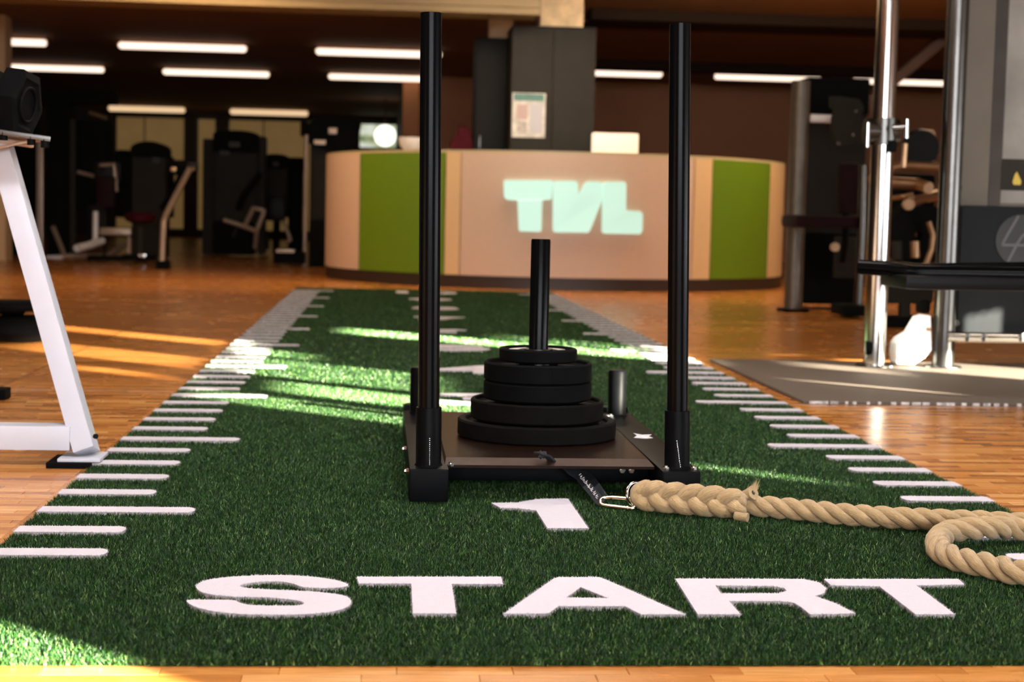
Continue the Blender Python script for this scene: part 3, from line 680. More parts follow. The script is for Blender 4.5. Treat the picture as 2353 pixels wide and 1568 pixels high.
mb.build('knot', M_strap, strap, True)
mb = MB()
for k in range(26):
    p = P3(1330+k*1.6, 1095+k*2.0, .05-.0009*k)+Vector((.002*math.sin(k*1.7), -.004, .003)); mb.cyl(p, p+Vector((.004, -.001, .0035*(-1)**k)), .0007, 5)
mb.build('stitching', M_machw, strap)
cb_ = thing('carabiner', 'yellowish steel snap hook joining the strap to the rope ring', 'carabiner', tuple(GP(1420, 1155)))
c0, c1 = P3(1380, 1152, .021), P3(1462, 1160, .020); ax = (c1-c0); L = ax.length; ax.normalize(); sd = Vector((-ax.y, ax.x, 0)).normalized(); sd = (sd*.75+Vector((0, 0, .75))).normalized(); cc = (c0+c1)/2
pts = []
for k in range(40):
    a = 2*math.pi*k/40; rx = L/2; ry = .0115+.0025*math.cos(a); ca, sa = math.cos(a), math.sin(a)
    pts.append(cc+ax*(rx*(abs(ca)**.45)*(1 if ca > 0 else -1))+sd*(ry*(abs(sa)**.6)*(1 if sa > 0 else -1)))
MB().tube(pts, .0042, 10, True).build('body', M_gold, cb_, True, 60)
MB().tube([cc-ax*L*.22-sd*.0105, cc+ax*L*.25-sd*.0115], .0042, 12).build('gate', M_steel, cb_, True, 60)
MB().tube([cc+ax*L*.27-sd*.0115, cc+ax*L*.31-sd*.0115], .0052, 12).build('gate_collar', M_gold, cb_, True, 60)
rg_ = thing('steel_ring', 'round steel ring between carabiner and thick rope eye', 'ring', tuple(GP(1468, 1150)))
rc = P3(1467, 1140, .035); e1 = Vector((.85, .52, 0)).normalized(); e2 = Vector((-.25, .15, .96)).normalized()
MB().tube([rc+e1*(.030*math.cos(a))+e2*(.028*math.sin(a)) for a in [2*math.pi*k/48 for k in range(48)]], .0032, 10, True).build('ring_body', M_chrome, rg_, True, 60)
MB().tube([rc+e1*(.030*math.cos(a))+e2*(.028*math.sin(a)) for a in (-1.75, -1.68, -1.6, -1.52)], .0036, 10).build('weld_joint', M_steel, rg_, True)

rope = thing('battle_rope', 'thick beige three strand rope with a braided eye splice, lying on the turf', 'rope', tuple(GP(1740, 1180)))
RZ = ZT+.0205
cl = [P3(1690, 1155, RZ+.004), P3(1740, 1163, RZ), P3(1800, 1168, RZ), P3(1860, 1174, RZ), P3(1950, 1183, RZ), P3(2050, 1190, RZ), P3(2150, 1195, RZ), P3(2250, 1199, RZ), P3(2353, 1204, RZ)]
a = cl[-1]
cl += [a+Vector((.15, -.02, 0)), a+Vector((.33, -.05, 0)), a+Vector((.46, -.16, 0)), a+Vector((.42, -.27, .0)), a+Vector((.28, -.20, .0)), a+Vector((.14, -.105, .0))]
cl += [P3(2345, 1216, RZ+.002), P3(2295, 1213, RZ+.008), P3(2232, 1215, RZ+.010), P3(2183, 1222, RZ+.006), P3(2156, 1240, RZ+.002), P3(2160, 1266, RZ), P3(2195, 1283, RZ), P3(2240, 1294, RZ), P3(2300, 1306, RZ), P3(2353, 1318, RZ)]
b_ = cl[-1]; cl += [b_+Vector((.12, -.04, 0)), b_+Vector((.3, -.06, 0)), b_+Vector((.5, .0, 0))]
path = smoothpath(cl, 10)
# resample evenly
def resample(P, ds):
    out = [P[0]]; acc = 0
    for a, b in zip(P[:-1], P[1:]):
        l = (b-a).length; pos = ds-acc
        while pos <= l: out.append(a.lerp(b, pos/l)); pos += ds
        acc = (acc+l) % ds if l else acc
    return out
path = resample(path, .004)
def strand_mesh(P, offs, r, name, parent, m, pitch, phase, seg=12, rprof=None):
    n = len(P); x = Vector((0, 0, 1)); C = []
    for i in range(n):
        t = (P[min(i+1, n-1)]-P[max(i-1, 0)]).normalized(); x = (x-t*x.dot(t)).normalized(); y = t.cross(x); a = phase+2*math.pi*i*.004/pitch
        C.append(P[i]+(x*math.cos(a)+y*math.sin(a))*offs)
    return uvtube(C, r, name, parent, m, seg, rprof)
def uvtube(C, r, name, parent, m, seg=12, rprof=None, uvr=.11):
    mb = MB(); n = len(C); rr = [r*(rprof(i/(n-1)) if rprof else 1)*(1+.03*math.sin(i*.9)+.02*math.sin(i*2.3)) for i in range(n)]; mb.tube(C, rr, seg)
    o = mb.build(name, m, parent, True, 80); me = o.data; uvl = me.uv_layers.new(name='UVMap')
    ln = [0]
    for i in range(1, n): ln.append(ln[-1]+(C[i]-C[i-1]).length)
    for lp in me.loops:
        vi = lp.vertex_index; i, k = divmod(vi, seg); i = min(i, n-1); f = k/seg
        uvl.data[lp.index].uv = (ln[i]*6+math.sin(f*2*math.pi)*.12, 2*abs(f-.5)*1.3+.0)      # mirrored round the strand: no seam
    return o
for k in range(3):
    strand_mesh(path, .0112, .0114, 'strand', rope, M_rope, .112, k*2*math.pi/3)
# braided eye splice: strands weaving over one another
s0, s1 = P3(1478, 1139, RZ+.0115), P3(1712, 1160, RZ+.006)
sx_ = (s1-s0); SLn = sx_.length; sx_.normalize(); toc = Vector((CAMP.x-s0.x, CAMP.y-s0.y, 0)).normalized(); toc = (toc-sx_*toc.dot(sx_)).normalized()
upv = sx_.cross(toc); upv = upv if upv.z > 0 else -upv
eu = (upv*.93+toc*-.25).normalized(); ef = sx_.cross(eu); ef = ef if ef.dot(toc) > 0 else -ef
for k in range(3):
    for lay, (amp, dep, rad, off, ph0) in enumerate(((.0180, .0090, .0148, .007, 0.0), (.0170, .0060, .0125, -.012, 1.0))):
        C = []; n = 110
        for i in range(n):
            f = i/(n-1); th = 2*math.pi*(f*1.75)+k*2*math.pi/3+ph0; tp_ = 1-.25*max(0, (f-.75)/.25)
            end = min(1, f/.06); end = .25+.75*end
            C.append(s0+sx_*(f*SLn)+eu*(amp*tp_*end*math.sin(th))+ef*(off*end+dep*end*math.sin(2*th)))
        uvtube(C, rad, 'splice_strand', rope, M_rope, 14, lambda f: .80+.2*min(1, f/.08) if f < .9 else 1-.35*(f-.9)/.1)
# bend of the eye round the ring
for j, off in enumerate((-.006, .007)):
    C = []
    for i in range(26):
        a = -math.pi/2+math.pi*i/25; C.append(s0+sx_*(.012-.024*math.cos(a))+eu*(.0175*math.sin(a))+ef*(off+.002))
    uvtube(C, .0145, 'eye_bend', rope, M_rope, 14)
# cut ends of the splice
tb = P3(1718, 1138, RZ+.022); tdir = (sx_*.75+upv*.45+toc*.5).normalized()
C = [tb-tdir*.02+tdir*(.036*i/9) for i in range(10)]
uvtube(C, .0118, 'cut_end', rope, M_rope, 14, lambda f: .85+.35*f)
MB().lathe((0, 0, 0), [(0, 0)], 3)
q = Vector((0, 0, 1)).rotation_difference(tdir); mb = MB(); mb.lathe((0, 0, 0), [(0, .0005), (.0035, .001), (.0050, .0002)], 16); mb.v = [tuple(C[-1]+q @ Vector(v)) for v in mb.v]; mb.build('burnt_core', M_ropedark, rope, True)  # darkness of the strand's hollow end put into a dark cap
tb2 = P3(1688, 1186, RZ-.008); C = [tb2+(sx_*.9+toc*.2)*(.03*i/7) for i in range(8)]
uvtube(C, .0088, 'cut_end', rope, M_rope, 12, lambda f: .9+.2*f)
# loose fibres
fz = []
def fuzz_from(P, rad, n, ln):
    for _ in range(n):
        i = random.randrange(1, len(P)-1); a = random.uniform(0, 2*math.pi); t = (P[i+1]-P[i-1]).normalized(); x = t.orthogonal().normalized(); y = t.cross(x)
        nn = x*math.cos(a)+y*math.sin(a); b = P[i]+nn*rad*.97; d = (nn*.7+t*random.uniform(-1, 1)+Vector((random.uniform(-.4, .4), random.uniform(-.4, .4), random.uniform(-.2, .5)))).normalized()*ln*random.uniform(.4, 1.2)
        s = t.cross(nn)*.00022; fz.append([b-s, b+s, b+d])
fuzz_from(path[:330], .0212, 3800, .006)
fuzz_from([s0.lerp(s1, k/40)+ef*.004 for k in range(41)], .031, 1100, .006)
for _ in range(120):      # frayed point of the cut end
    b = tb+tdir*.016+Vector((random.gauss(0, .004), random.gauss(0, .004), random.gauss(0, .004)))+upv*.006; d = (tdir*.6+upv*.9).normalized()*random.uniform(.006, .022); s = Vector((.0003, 0, 0)); fz.append([b-s, b+s, b+d])
off = WL(rope)
tag(tri_mesh('fibre_fuzz', np.array([[tuple(p-off) for p in t_] for t_ in fz]), M_fuzz, rope), kind='stuff')

# ------------------------------------------------------------------ white rack with dumbbells, left
fp = GP(196, 1052, .02)
rack = thing('dumbbell_rack', 'white steel dumbbell rack frame standing at the left edge of the turf', 'rack', (fp.x, fp.y, 0))
RD = (fp-CAMP).dot(FH)
lt = W(-2, 322, RD+.28); lb = Vector((fp.x, fp.y+.02, .03))
dz = (lt-lb).normalized(); xx = Vector((1, 0, 0)); xx = (xx-dz*xx.dot(dz)).normalized(); yy = dz.cross(xx)
def beam(a, b, x, y, wx, wy, name, m, parent, bev=.004):
    L = (b-a).length; mb = MB().box((-wx/2, -wy/2, 0), (wx/2, wy/2, L), bev); z = (b-a).normalized()
    mb.v = [tuple(a+x*v[0]+y*v[1]+z*v[2]) for v in mb.v]; return mb.build(name, m, parent, True)
ang = -.10; lx = (xx*math.cos(ang)+yy*math.sin(ang)).normalized(); ly = dz.cross(lx)
leg = beam(lb, lt, lx, ly, .050, .066, 'leg', M_rackw, rack)
a = W(165, 1016, RD+.02); a.z = .048; bq = Vector((a.x-1.5, a.y-.02, a.z))
MB().box((a.x-.95, a.y-.025, .036), (a.x+.0, a.y+.045, .093), .004).build('cross_beam', M_rackw, rack, True)
MB().box((fp.x-.058, fp.y-.035, .014), (fp.x+.040, fp.y+.085, .022), .003).build('foot_plate', M_rackw, rack, True)
MB().box((fp.x-.082, fp.y-.045, .0005), (fp.x+.022, fp.y+.09, .014), .003).build('rubber_foot', M_rubber, rack, True)
MB().cyl(W(218, 1003, RD-.02), W(218, 1003, RD-.02)+Vector((.004, -.004, 0)), .006, 12).build('hole_plug', M_greyd, rack, True)
rf = W(3, 926, 4.95); MB().box((rf.x-.12, rf.y, .0005), (W(12, 926, 4.95).x, rf.y+.08, .035), .004).build('rubber_foot', M_rubber, rack, True)
RV = Vector((rf.x-.05-fp.x, rf.y+.04-fp.y, 0))
beam(lb+RV, lt+RV, lx, ly, .050, .066, 'leg', M_rackw, rack)
TD = RD+.15
s_l, s_r = W(-260, 268, TD), W(112, 320, TD)
tr_ = (s_r-s_l).normalized(); up_ = Vector((0, 0, 1)); up_ = (up_-tr_*up_.dot(tr_)).normalized(); fw_ = (RV.normalized()*1.0); RL = RV.length
def tbeam(a, b, dy0, dy1, dz0, dz1, name, m, bev=.002):
    L = (b-a).length; mb = MB().box((0, dy0, dz0), (L, dy1, dz1), bev); mb.v = [tuple(a+tr_*v[0]+fw_*v[1]+up_*v[2]) for v in mb.v]; return mb.build(name, m, rack, True)
tray = tbeam(s_l, s_r, -.02, RL+.1, -.004, .004, 'tray', M_machf)
l2 = Vector((a.x-.90, a.y+.01, .05)); beam(l2, s_l+fw_*.03-up_*.006, lx, ly, .050, .066, 'leg', M_rackw, rack); beam(l2+RV, s_l+fw_*(.03+RL)-up_*.006, lx, ly, .050, .066, 'leg', M_rackw, rack)
for q in (l2, l2+RV): MB().box((q.x-.05, q.y-.05, .0005), (q.x+.05, q.y+.05, .045), .003).build('rubber_foot', M_rubber, rack, True)
MB().box((l2.x+RV.x, l2.y+RV.y-.03, .036), (fp.x+RV.x, l2.y+RV.y+.03, .09), .004).build('cross_beam', M_rackw, rack, True)
tbeam(s_l, s_r, -.022, -.014, -.007, .006, 'tray_lip', M_chromed)
tbeam(s_l+tr_*.05, s_r-tr_*.015, .10, .13, -.020, -.006, 'tray_support', M_machf)
beam(W(-60, 352, TD+.05), W(92, 318, TD+.05), tr_, fw_, .02, .03, 'arm_bracket', M_machf, rack)
for k, (u, v) in enumerate(((8, 309), (72, 320), (103, 326))):
    c = W(u, v, TD-.01); MB().cyl(c+Vector((0, 0, -.014)), c+Vector((0, 0, .006)), .010, 8).build('clamp_nut', M_rubber, rack, True)
c = W(27, 303, TD+.2); MB().box((c.x-.012, c.y, c.z-.008), (c.x+.012, c.y+.002, c.z+.010)).build('green_tag', M_green, rack)
def dumbbell(u, v, label, D):
    """hexagonal rubber heads on a steel handle lying along the tray"""
    c = s_r-tr_*.060+fw_*.13+up_*.0835; t = thing('dumbbell', label, 'dumbbell', tuple(c))
    ax = (tr_*.97-Vector((-.2, .55, 0))*.30).normalized(); zax = (up_*math.cos(.16)+fw_*math.sin(.16)); zax = (zax-ax*zax.dot(ax)).normalized(); xax = zax.cross(ax)
    for s in (0, -1):
        b0 = c+ax*(s*.092); mb = MB(); prof = [(-.028, .070), (-.023, .0905), (.023, .0905), (.028, .070), (.024, .060)]; R0 = []
        for y, r in prof:
            for k in range(6): a = k*math.pi/3; R0.append(b0+ax*y+(xax*math.cos(a)+zax*math.sin(a))*r)
        fs = [(j*6+k, j*6+(k+1) % 6, j*6+6+(k+1) % 6, j*6+6+k) for j in range(4) for k in range(6)]+[tuple(range(6)), tuple(24+k for k in range(6))]
        mb.add(R0, fs); h = mb.build('head', M_rubber, t)
        MB().tube([b0+(xax*math.cos(a)+zax*math.sin(a))*.042+ax*.027 for a in [k*math.pi/12 for k in range(24)]], .004, 8, True).build('rim_ring', M_rubberf, h, True)
        h.children[0].parent = h
    MB().tube([c-ax*.03, c-ax*.04, c-ax*.052, c-ax*.062], [.014, .016, .016, .014], 16).build('handle', M_chromed, t, True)
    return t
dumbbell(64, 224, 'black hexagonal dumbbell lying on the tray of the white rack', TD+.03)
# low black objects on the floor behind the rack
c = W(25, 790, 6.95)
bf = thing('floor_weight', 'low rounded black weight lying on the wooden floor behind the white rack', 'weight', (c.x, c.y+.1, 0))
mb = MB(); mb.lathe((c.x, c.y+.17, 0), [(0, .002), (.10, .002), (.155, .03), (.165, .06), (.14, .095), (.09, .115), (0, .118)], 32); mb.build('lower_body', M_rubber, bf, True, 60)
mb = MB(); mb.lathe((c.x-.04, c.y+.20, .118), [(0, 0), (.05, .0), (.06, .012), (.15, .022), (.165, .04), (.15, .060), (0, .064)], 32); mb.build('upper_disc', M_rubber, bf, True, 60)

# ------------------------------------------------------------------ round reception counter
LAT, DC, RC = .37, 15.35, 2.155
RH = Vector((_cy, -_sy, 0)); CC = Vector((CAMP.x, CAMP.y, 0))+FH*DC+RH*LAT
def ang_u(u):
    t_ = (u-1176.5)/FPX; lo, hi = -1.52, 1.52; f = lambda a: (LAT+RC*math.sin(a))-t_*(DC-RC*math.cos(a))
    for _ in range(50):
        m_ = (lo+hi)/2
        if f(m_) > 0: hi = m_
        else: lo = m_
    return lo
def cpt(a, r, z): p = CC+RH*(r*math.sin(a))-FH*(r*math.cos(a)); return Vector((p.x, p.y, z))
def arc(a0, a1, r0, r1, z0, z1, n=None):
    n = n or max(3, int(abs(a1-a0)/.05)); mb = MB(); vs = []
    for i in range(n+1):
        a = a0+(a1-a0)*i/n; vs += [cpt(a, r0, z0), cpt(a, r1, z0), cpt(a, r1, z1), cpt(a, r0, z1)]
    fs = [(4*i+k, 4*i+4+k, 4*i+4+(k+1) % 4, 4*i+(k+1) % 4) for i in range(n) for k in range(4)]+[(0, 1, 2, 3), (4*n, 4*n+3, 4*n+2, 4*n+1)]
    mb.add(vs, fs); return mb
ctr = thing('reception_counter', 'round reception counter in beige and green panels with glowing letters', 'counter', (CC.x, CC.y, 0))
ZP0, ZP1 = .105, 1.115; gp_ = .0025
bounds = [(-1.75, ang_u(820), M_beige), (ang_u(820), ang_u(1016), M_green), (ang_u(1016), ang_u(1052), M_beigel), (ang_u(1052), ang_u(1585), M_beige), (ang_u(1585), ang_u(1627), M_beigel), (ang_u(1627), ang_u(1759), M_green), (ang_u(1759), 1.62, M_beigel)]
for a0, a1, m in bounds: arc(a0+gp_, a1-gp_, RC-.03, RC, ZP0, ZP1).build('panel', m, ctr, True, 60)
arc(-1.8, 1.7, RC-.10, RC-.032, .0, ZP0+.9).build('carcass', M_kick, ctr, True, 60)
arc(-1.8, 1.7, RC-.032, RC-.008, .0, ZP0-.004).build('plinth', M_kick, ctr, True, 60)
arc(-1.8, 1.7, RC-.55, RC-.002, ZP1+.001, ZP1+.022).build('worktop', M_ctop, ctr, True, 60)
def on_counter(u, v, r):
    d = ray(u, v); best = None; o = CAMP-Vector((CC.x, CC.y, 0)); A = d.x**2+d.y**2; B = 2*(o.x*d.x+o.y*d.y); C_ = o.x**2+o.y**2-r*r; t_ = (-B-math.sqrt(B*B-4*A*C_))/(2*A); return CAMP+d*t_
def sign(pts):
    front = [on_counter(u, v, RC+.035) for u, v in pts]; c = sum(front, Vector())/len(front); nd = Vector((CC.x-c.x, CC.y-c.y, 0)).normalized()*.033
    mb = MB(); n = len(front); tr = tessellate_polygon([[Vector((u, -v, 0)) for u, v in pts]]); vs = front+[p+nd for p in front]
    mb.add(vs, [tuple(t_) for t_ in tr]+[tuple(i+n for i in t_) for t_ in tr]+[(i, i+n, (i+1) % n+n, (i+1) % n) for i in range(n)]); mb.build('sign_letter', M_letter, ctr)
sign([(1160, 414), (1266, 414), (1269, 418), (1266, 458), (1245, 460), (1243, 530), (1238, 533), (1195, 532), (1192, 528), (1189, 460), (1164, 459), (1158, 452), (1157, 418)])
sign([(1275, 416), (1322, 416), (1328, 421), (1329, 450), (1344, 420), (1352, 417), (1380, 418), (1385, 422), (1385, 456), (1356, 530), (1350, 535), (1276, 534), (1271, 530), (1271, 420)])
sign([(1392, 418), (1434, 418), (1439, 423), (1439, 484), (1471, 486), (1477, 491), (1476, 532), (1471, 538), (1390, 537), (1385, 532), (1387, 423)])
# things on / behind the counter
c = W(1414, 358, 13.75)
t = thing('monitor', 'pale square backed monitor standing on the round counter', 'monitor', (c.x, c.y, 1.137))
pxbox('screen_housing', 1360, 306, 1468, 355, 13.75, .05, M_screen, t, .03)
MB().box((c.x-.07, c.y+.01, 1.1385), (c.x+.07, c.y+.14, 1.15), .003).build('stand', M_screen, t, True)
c = W(1060, 350, 14.2)
t = thing('desk_bag', 'dark red bag slumped on the counter beside the dark pillar', 'bag', (c.x, c.y, 1.137))
mb = MB(); P = [W(1036, 349, 14.1), W(1034, 330, 14.1), W(1048, 310, 14.1), W(1066, 292, 14.1), W(1078, 296, 14.1), W(1084, 330, 14.1), W(1082, 350, 14.1)]
for p in P: p.z = max(p.z, 1.137)
mb.prism(P, (0.02, .16, 0)); mb.build('bag_body', M_red, t); pxtube('bag_strap', [(1050, 312, 14.1), (1056, 288, 14.15), (1074, 294, 14.1)], .008, M_red, t)
c = W(945, 345, 14.1); t = thing('bowl', 'small pale round bowl on the counter beside the left sled pole', 'bowl', (c.x, c.y, 1.137))
MB().lathe((c.x, c.y+.1, 1.137), [(0, .004), (.04, .0), (.05, .004), (.10, .06), (.115, .13), (.11, .13), (.095, .062), (.04, .012), (0, .01)], 32).build('bowl_body', M_machw, t, True)
MB().lathe((c.x, c.y+.1, 1.137), [(.0, .10), (.03, .118), (.06, .126), (.108, .10)][::-1], 24).build('bowl_contents', M_paper, t, True)
# pillar behind the counter
PD = 14.6
pc = W(1266, 400, PD)
x0, x1 = W(1170, 400, PD).x, W(1363, 400, PD).x; ztp = W(1266, 65, PD).z
cab = thing('pillar_cladding', 'dark grey boxed pillar behind the counter with a poster on it', 'pillar', ((x0+x1)/2, pc.y, 0))
MB().box((x0, pc.y, 0), (x0+(x1-x0)*.49, pc.y+.72, ztp), .004).build('front_panel', M_grey, cab, True)
MB().box((x0+(x1-x0)*.49+.004, pc.y+.003, 0), (x1, pc.y+.72, ztp), .004).build('front_panel', M_grey, cab, True)
MB().box((x0-.002, pc.y+.01, ztp), (x1+.002, pc.y+.73, ztp+.02), .004).build('top_cap', M_greyd, cab, True)
x0b = W(1088, 400, PD+.5).x
lk = thing('tall_locker', 'tall black locker standing just left of the dark grey pillar', 'locker', ((x0b+x0)/2, pc.y+.5, 0))
ztl = W(1130, 88, PD+.5).z
MB().box((x0b, pc.y+.5, 0), (x0-.006, pc.y+1.0, ztl), .006).build('locker_body', M_greyd, lk, True)
MB().box((x0b+.02, pc.y+.488, .08), (x0-.02, pc.y+.499, ztl-.03), .003).build('locker_door', M_greyd, lk, True)
MB().box((x0b+.04, pc.y+.47, 1.2), (x0b+.055, pc.y+.488, 1.34), .003).build('door_handle', M_chromed, lk, True)
struct(MB().box((W(1245, 30, PD).x, pc.y+.1, ztp+.021), (W(1345, 30, PD).x, pc.y+.5, ZC)), 'trim_8', M_conc)
struct(MB().box((W(1125, 60, PD+.5).x, pc.y+.6, ztl+.001), (W(1180, 60, PD+.5).x, pc.y+.8, ZC)), 'trim_9', M_walll)
po = thing('poster', 'small poster with teal heading fixed to the grey pillar', 'poster', tuple(YP(1216, 265, pc.y-.004)))
def flat(name, u0, v0, u1, v1, y, th, m, parent):
    a, b = YP(u0, v0, y), YP(u1, v1, y); return MB().box((a.x, y, b.z), (b.x, y+th, a.z)).build(name, m, parent)
flat('poster_sheet', 1178, 213, 1252, 317, pc.y-.006, .005, M_paper, po)
for nm_, q_, m_ in (('poster_heading', (1181, 215, 1250, 233), M_teal), ('poster_picture', (1188, 240, 1212, 275), M_pink), ('poster_picture', (1188, 278, 1211, 306), M_matedge), ('poster_picture', (1218, 238, 1246, 306), M_rackw)):
    flat(nm_, *q_, pc.y-.009, .003, m_, po)
c = W(885, 312, 28.5); t = thing('globe_lamp', 'bright round globe lamp in front of the far garden window', 'lamp', tuple(c))
MB().lathe(c, [(.19*math.sin(a), -.19*math.cos(a)) for a in [math.pi*k/14 for k in range(15)]], 28).build('globe', M_bulb, t, True)
MB().cyl((c.x, c.y, c.z+.185), (c.x, c.y, ZC), .012, 10).build('suspension_rod', M_mull, t, True)

# ------------------------------------------------------------------ machines at the back, left
def mach(label, u, v, D, name='strength_machine'):
    c = W(u, v, D); return thing(name, label, 'gym machine', (c.x, c.y, 0))
def cap(name, u0, v0, u1, v1, D, depth, m, parent, curve=.5):
    """hood with an arched top"""
    c = W((u0+u1)/2, v1, D); hw = (u1-u0)/2/FPX*D; h = (v1-v0)/FPX*D; n = 12; pts = [(c.x-hw, c.y, c.z), (c.x-hw, c.y, c.z+h*(1-curve))]
    for k in range(1, n): a = math.pi-math.pi*k/n; pts.append((c.x+hw*math.cos(a), c.y, c.z+h*(1-curve)+h*curve*math.sin(a)))
    pts += [(c.x+hw, c.y, c.z+h*(1-curve)), (c.x+hw, c.y, c.z)]
    return MB().prism(pts, (0, depth, 0)).build(name, m, parent)
def lean_to_floor(u, v, D):      # a point just above the floor at that distance
    p = W(u, v, D); p.z = .03; return p
# far left cable tower
t = mach('tall dark cable machine with beige posts, farthest left behind the rack', 100, 600, 19.00, 'cable_machine')
pxbox('tower_shroud', 108, 225, 160, 596, 19.00, .5, M_mach, t, .03)
pxbox('frame_post', 84, 318, 98, 590, 18.80, .06, M_machf, t, .01)
pxbox('frame_post', 160, 275, 173, 596, 18.90, .06, M_machg, t, .01)
pxbox('weight_stack_cover', 176, 278, 250, 480, 19.20, .4, M_mach, t, .03)
pxbox('top_beam', 30, 205, 262, 236, 19.00, .3, M_mach, t, .03)
pxbox('back_panel', 18, 230, 82, 590, 19.30, .3, M_mach, t, .02)
pxbox('seat_back', 196, 468, 235, 560, 18.90, .2, M_pad, t, .06)
pxtube('brace', [(122, 522, 18.80), (150, 592, 18.60)], .028, M_machf, t)
pxtube('base_tube', [(106, 594, 18.50), (165, 588, 18.60), (245, 590, 18.80), (290, 560, 19.20)], .03, M_machf, t)
pxbox('foot_cap', 106, 588, 140, 601, 18.40, .1, M_machw, t, .01)
pxtube('handle', [(205, 258, 18.90), (245, 272, 18.90)], .022, M_warmlit, t)
pxtube('handle', [(178, 395, 18.90), (216, 405, 18.90)], .022, M_machf, t)
# leg machine with white stand
t = mach('seat machine with white floor stand, dark red pads and beige beam', 230, 575, 17.60, 'leg_machine')
pxtube('upright', [(220, 486, 17.50), (219, 556, 17.50)], .030, M_machw, t)
pxtube('foot_bar', [(176, 571, 17.00), (205, 564, 17.20), (234, 554, 17.50)], .042, M_machw, t)
pxbox('main_beam', 228, 524, 300, 541, 17.80, .1, M_machf, t, .02)
pxbox('pad', 222, 405, 262, 478, 18.00, .14, M_redd, t, .04)
pxbox('pad', 215, 372, 275, 418, 18.20, .14, M_pad, t, .05)
pxtube('pad_tube', [(228, 380, 18.10), (262, 378, 18.20), (268, 440, 18.20)], .02, M_machf, t)
pxtube('rear_leg', [(240, 470, 18.20), (240, 592, 18.20)], .022, M_machg, t)
pxbox('base_foot', 200, 588, 300, 600, 17.60, .12, M_mach, t, .01)
# arched tower
t = mach('arch topped dark machine tower with a low round seat in front', 320, 590, 19.0)
cap('tower_hood', 300, 325, 382, 362, 19.0, .45, M_mach, t)
pxbox('tower_shroud', 303, 360, 380, 592, 19.05, .4, M_machg, t, .02)
pxbox('side_cover', 262, 345, 303, 500, 19.2, .35, M_mach, t, .06)
pxbox('side_cover', 380, 360, 392, 500, 19.2, .35, M_mach, t, .02)
pxbox('display', 350, 362, 366, 374, 18.95, .02, M_glow, t, .003)
pxbox('head_box', 384, 368, 446, 402, 17.4, .3, M_mach, t, .03)
pxtube('arm', [(420, 392, 17.2), (400, 440, 17.3), (372, 480, 17.4)], .035, M_mach, t)
pxbox('handle_grip', 391, 384, 404, 394, 17.3, .05, M_warmlit, t, .012)
MB().lathe(W(322, 500, 17.4), [(0, -.06), (.10, -.06), (.16, -.03), (.17, .02), (.14, .05), (0, .055)], 28).build('seat', M_red, t, True)
p = W(322, 512, 17.4); MB().cyl((p.x, p.y, .02), (p.x, p.y, p.z-.04), .045, 18).build('seat_post', M_machg, t, True)
pxbox('seat_base', 280, 586, 350, 600, 17.3, .3, M_mach, t, .01)
pxbox('front_plate', 318, 584, 334, 592, 17.2, .02, M_chrome, t, .003)
pxtube('small_post', [(296, 545, 17.6), (296, 596, 17.6)], .018, M_machf, t)
# kinked stanchion
t = mach('kinked beige tube stand with black block foot left of the tall tower', 374, 615, 15.9, 'handle_stand')
pxtube('kinked_tube', [(372, 604, 15.9), (376, 510, 15.95), (382, 492, 16.0), (436, 388, 16.4)], .030, M_machf, t)
pxbox('foot_block', 357, 600, 388, 619, 15.85, .14, M_rubber, t, .01)
pxbox('grip', 428, 374, 454, 394, 16.4, .12, M_pad, t, .02)
pxtube('cross_grip', [(436, 390, 16.4), (448, 388, 16.4)], .02, M_warmlit, t)
# tall tower
t = mach('tall dark machine tower with flat hood, in front of the middle far window', 540, 585, 20.6)
cap('tower_hood', 490, 300, 592, 350, 20.6, .5, M_mach, t, .2)
pxbox('tower_shroud', 492, 350, 590, 510, 20.65, .45, M_machg, t, .02)
pxbox('lower_shroud', 492, 510, 582, 586, 20.55, .5, M_mach, t, .02)
pxbox('side_cover', 465, 320, 491, 585, 20.8, .4, M_machg, t, .02)
pxbox('side_cover', 592, 315, 608, 585, 20.8, .4, M_machg, t, .02)
pxbox('display', 526, 326, 550, 338, 20.5, .03, M_glow, t, .004)
pxbox('label_plate', 505, 347, 526, 356, 20.5, .02, M_glow, t, .003)
pxtube('lever_arm', [(598, 398, 20.2), (560, 450, 20.1), (548, 480, 20.0)], .04, M_mach, t)
pxtube('lever_tube', [(514, 506, 19.9), (545, 515, 19.9), (590, 532, 20.0)], .028, M_machf, t)
pxtube('lever_frame', [(562, 518, 19.9), (582, 478, 20.0), (608, 484, 20.0), (590, 530, 20.0), (586, 570, 20.1)], .028, M_machf, t)
pxtube('pedal_link', [(545, 520, 19.9), (535, 545, 19.9)], .02, M_machg, t)
# shorter tower
t = mach('shorter dark machine tower right of the tall flat hooded one', 650, 590, 22.20)
cap('tower_hood', 604, 354, 662, 386, 22.20, .45, M_mach, t, .25)
pxbox('side_hood', 662, 362, 697, 396, 22.40, .4, M_mach, t, .02)
pxbox('tower_shroud', 606, 386, 660, 500, 22.25, .4, M_machg, t, .02)
pxbox('weight_stack', 662, 396, 694, 600, 22.50, .3, M_mach, t, .02)
pxbox('display', 626, 372, 640, 382, 22.15, .02, M_glow, t, .003)
pxtube('frame_tube', [(636, 505, 22.10), (634, 590, 22.10)], .05, M_mach, t)
pxtube('frame_tube', [(650, 505, 22.00), (668, 552, 22.00), (660, 556, 22.00)], .025, M_machf, t)
pxbox('pad', 610, 450, 655, 508, 21.80, .15, M_pad, t, .05)
pxbox('knee_pad', 596, 540, 618, 575, 21.90, .15, M_pad, t, .05)
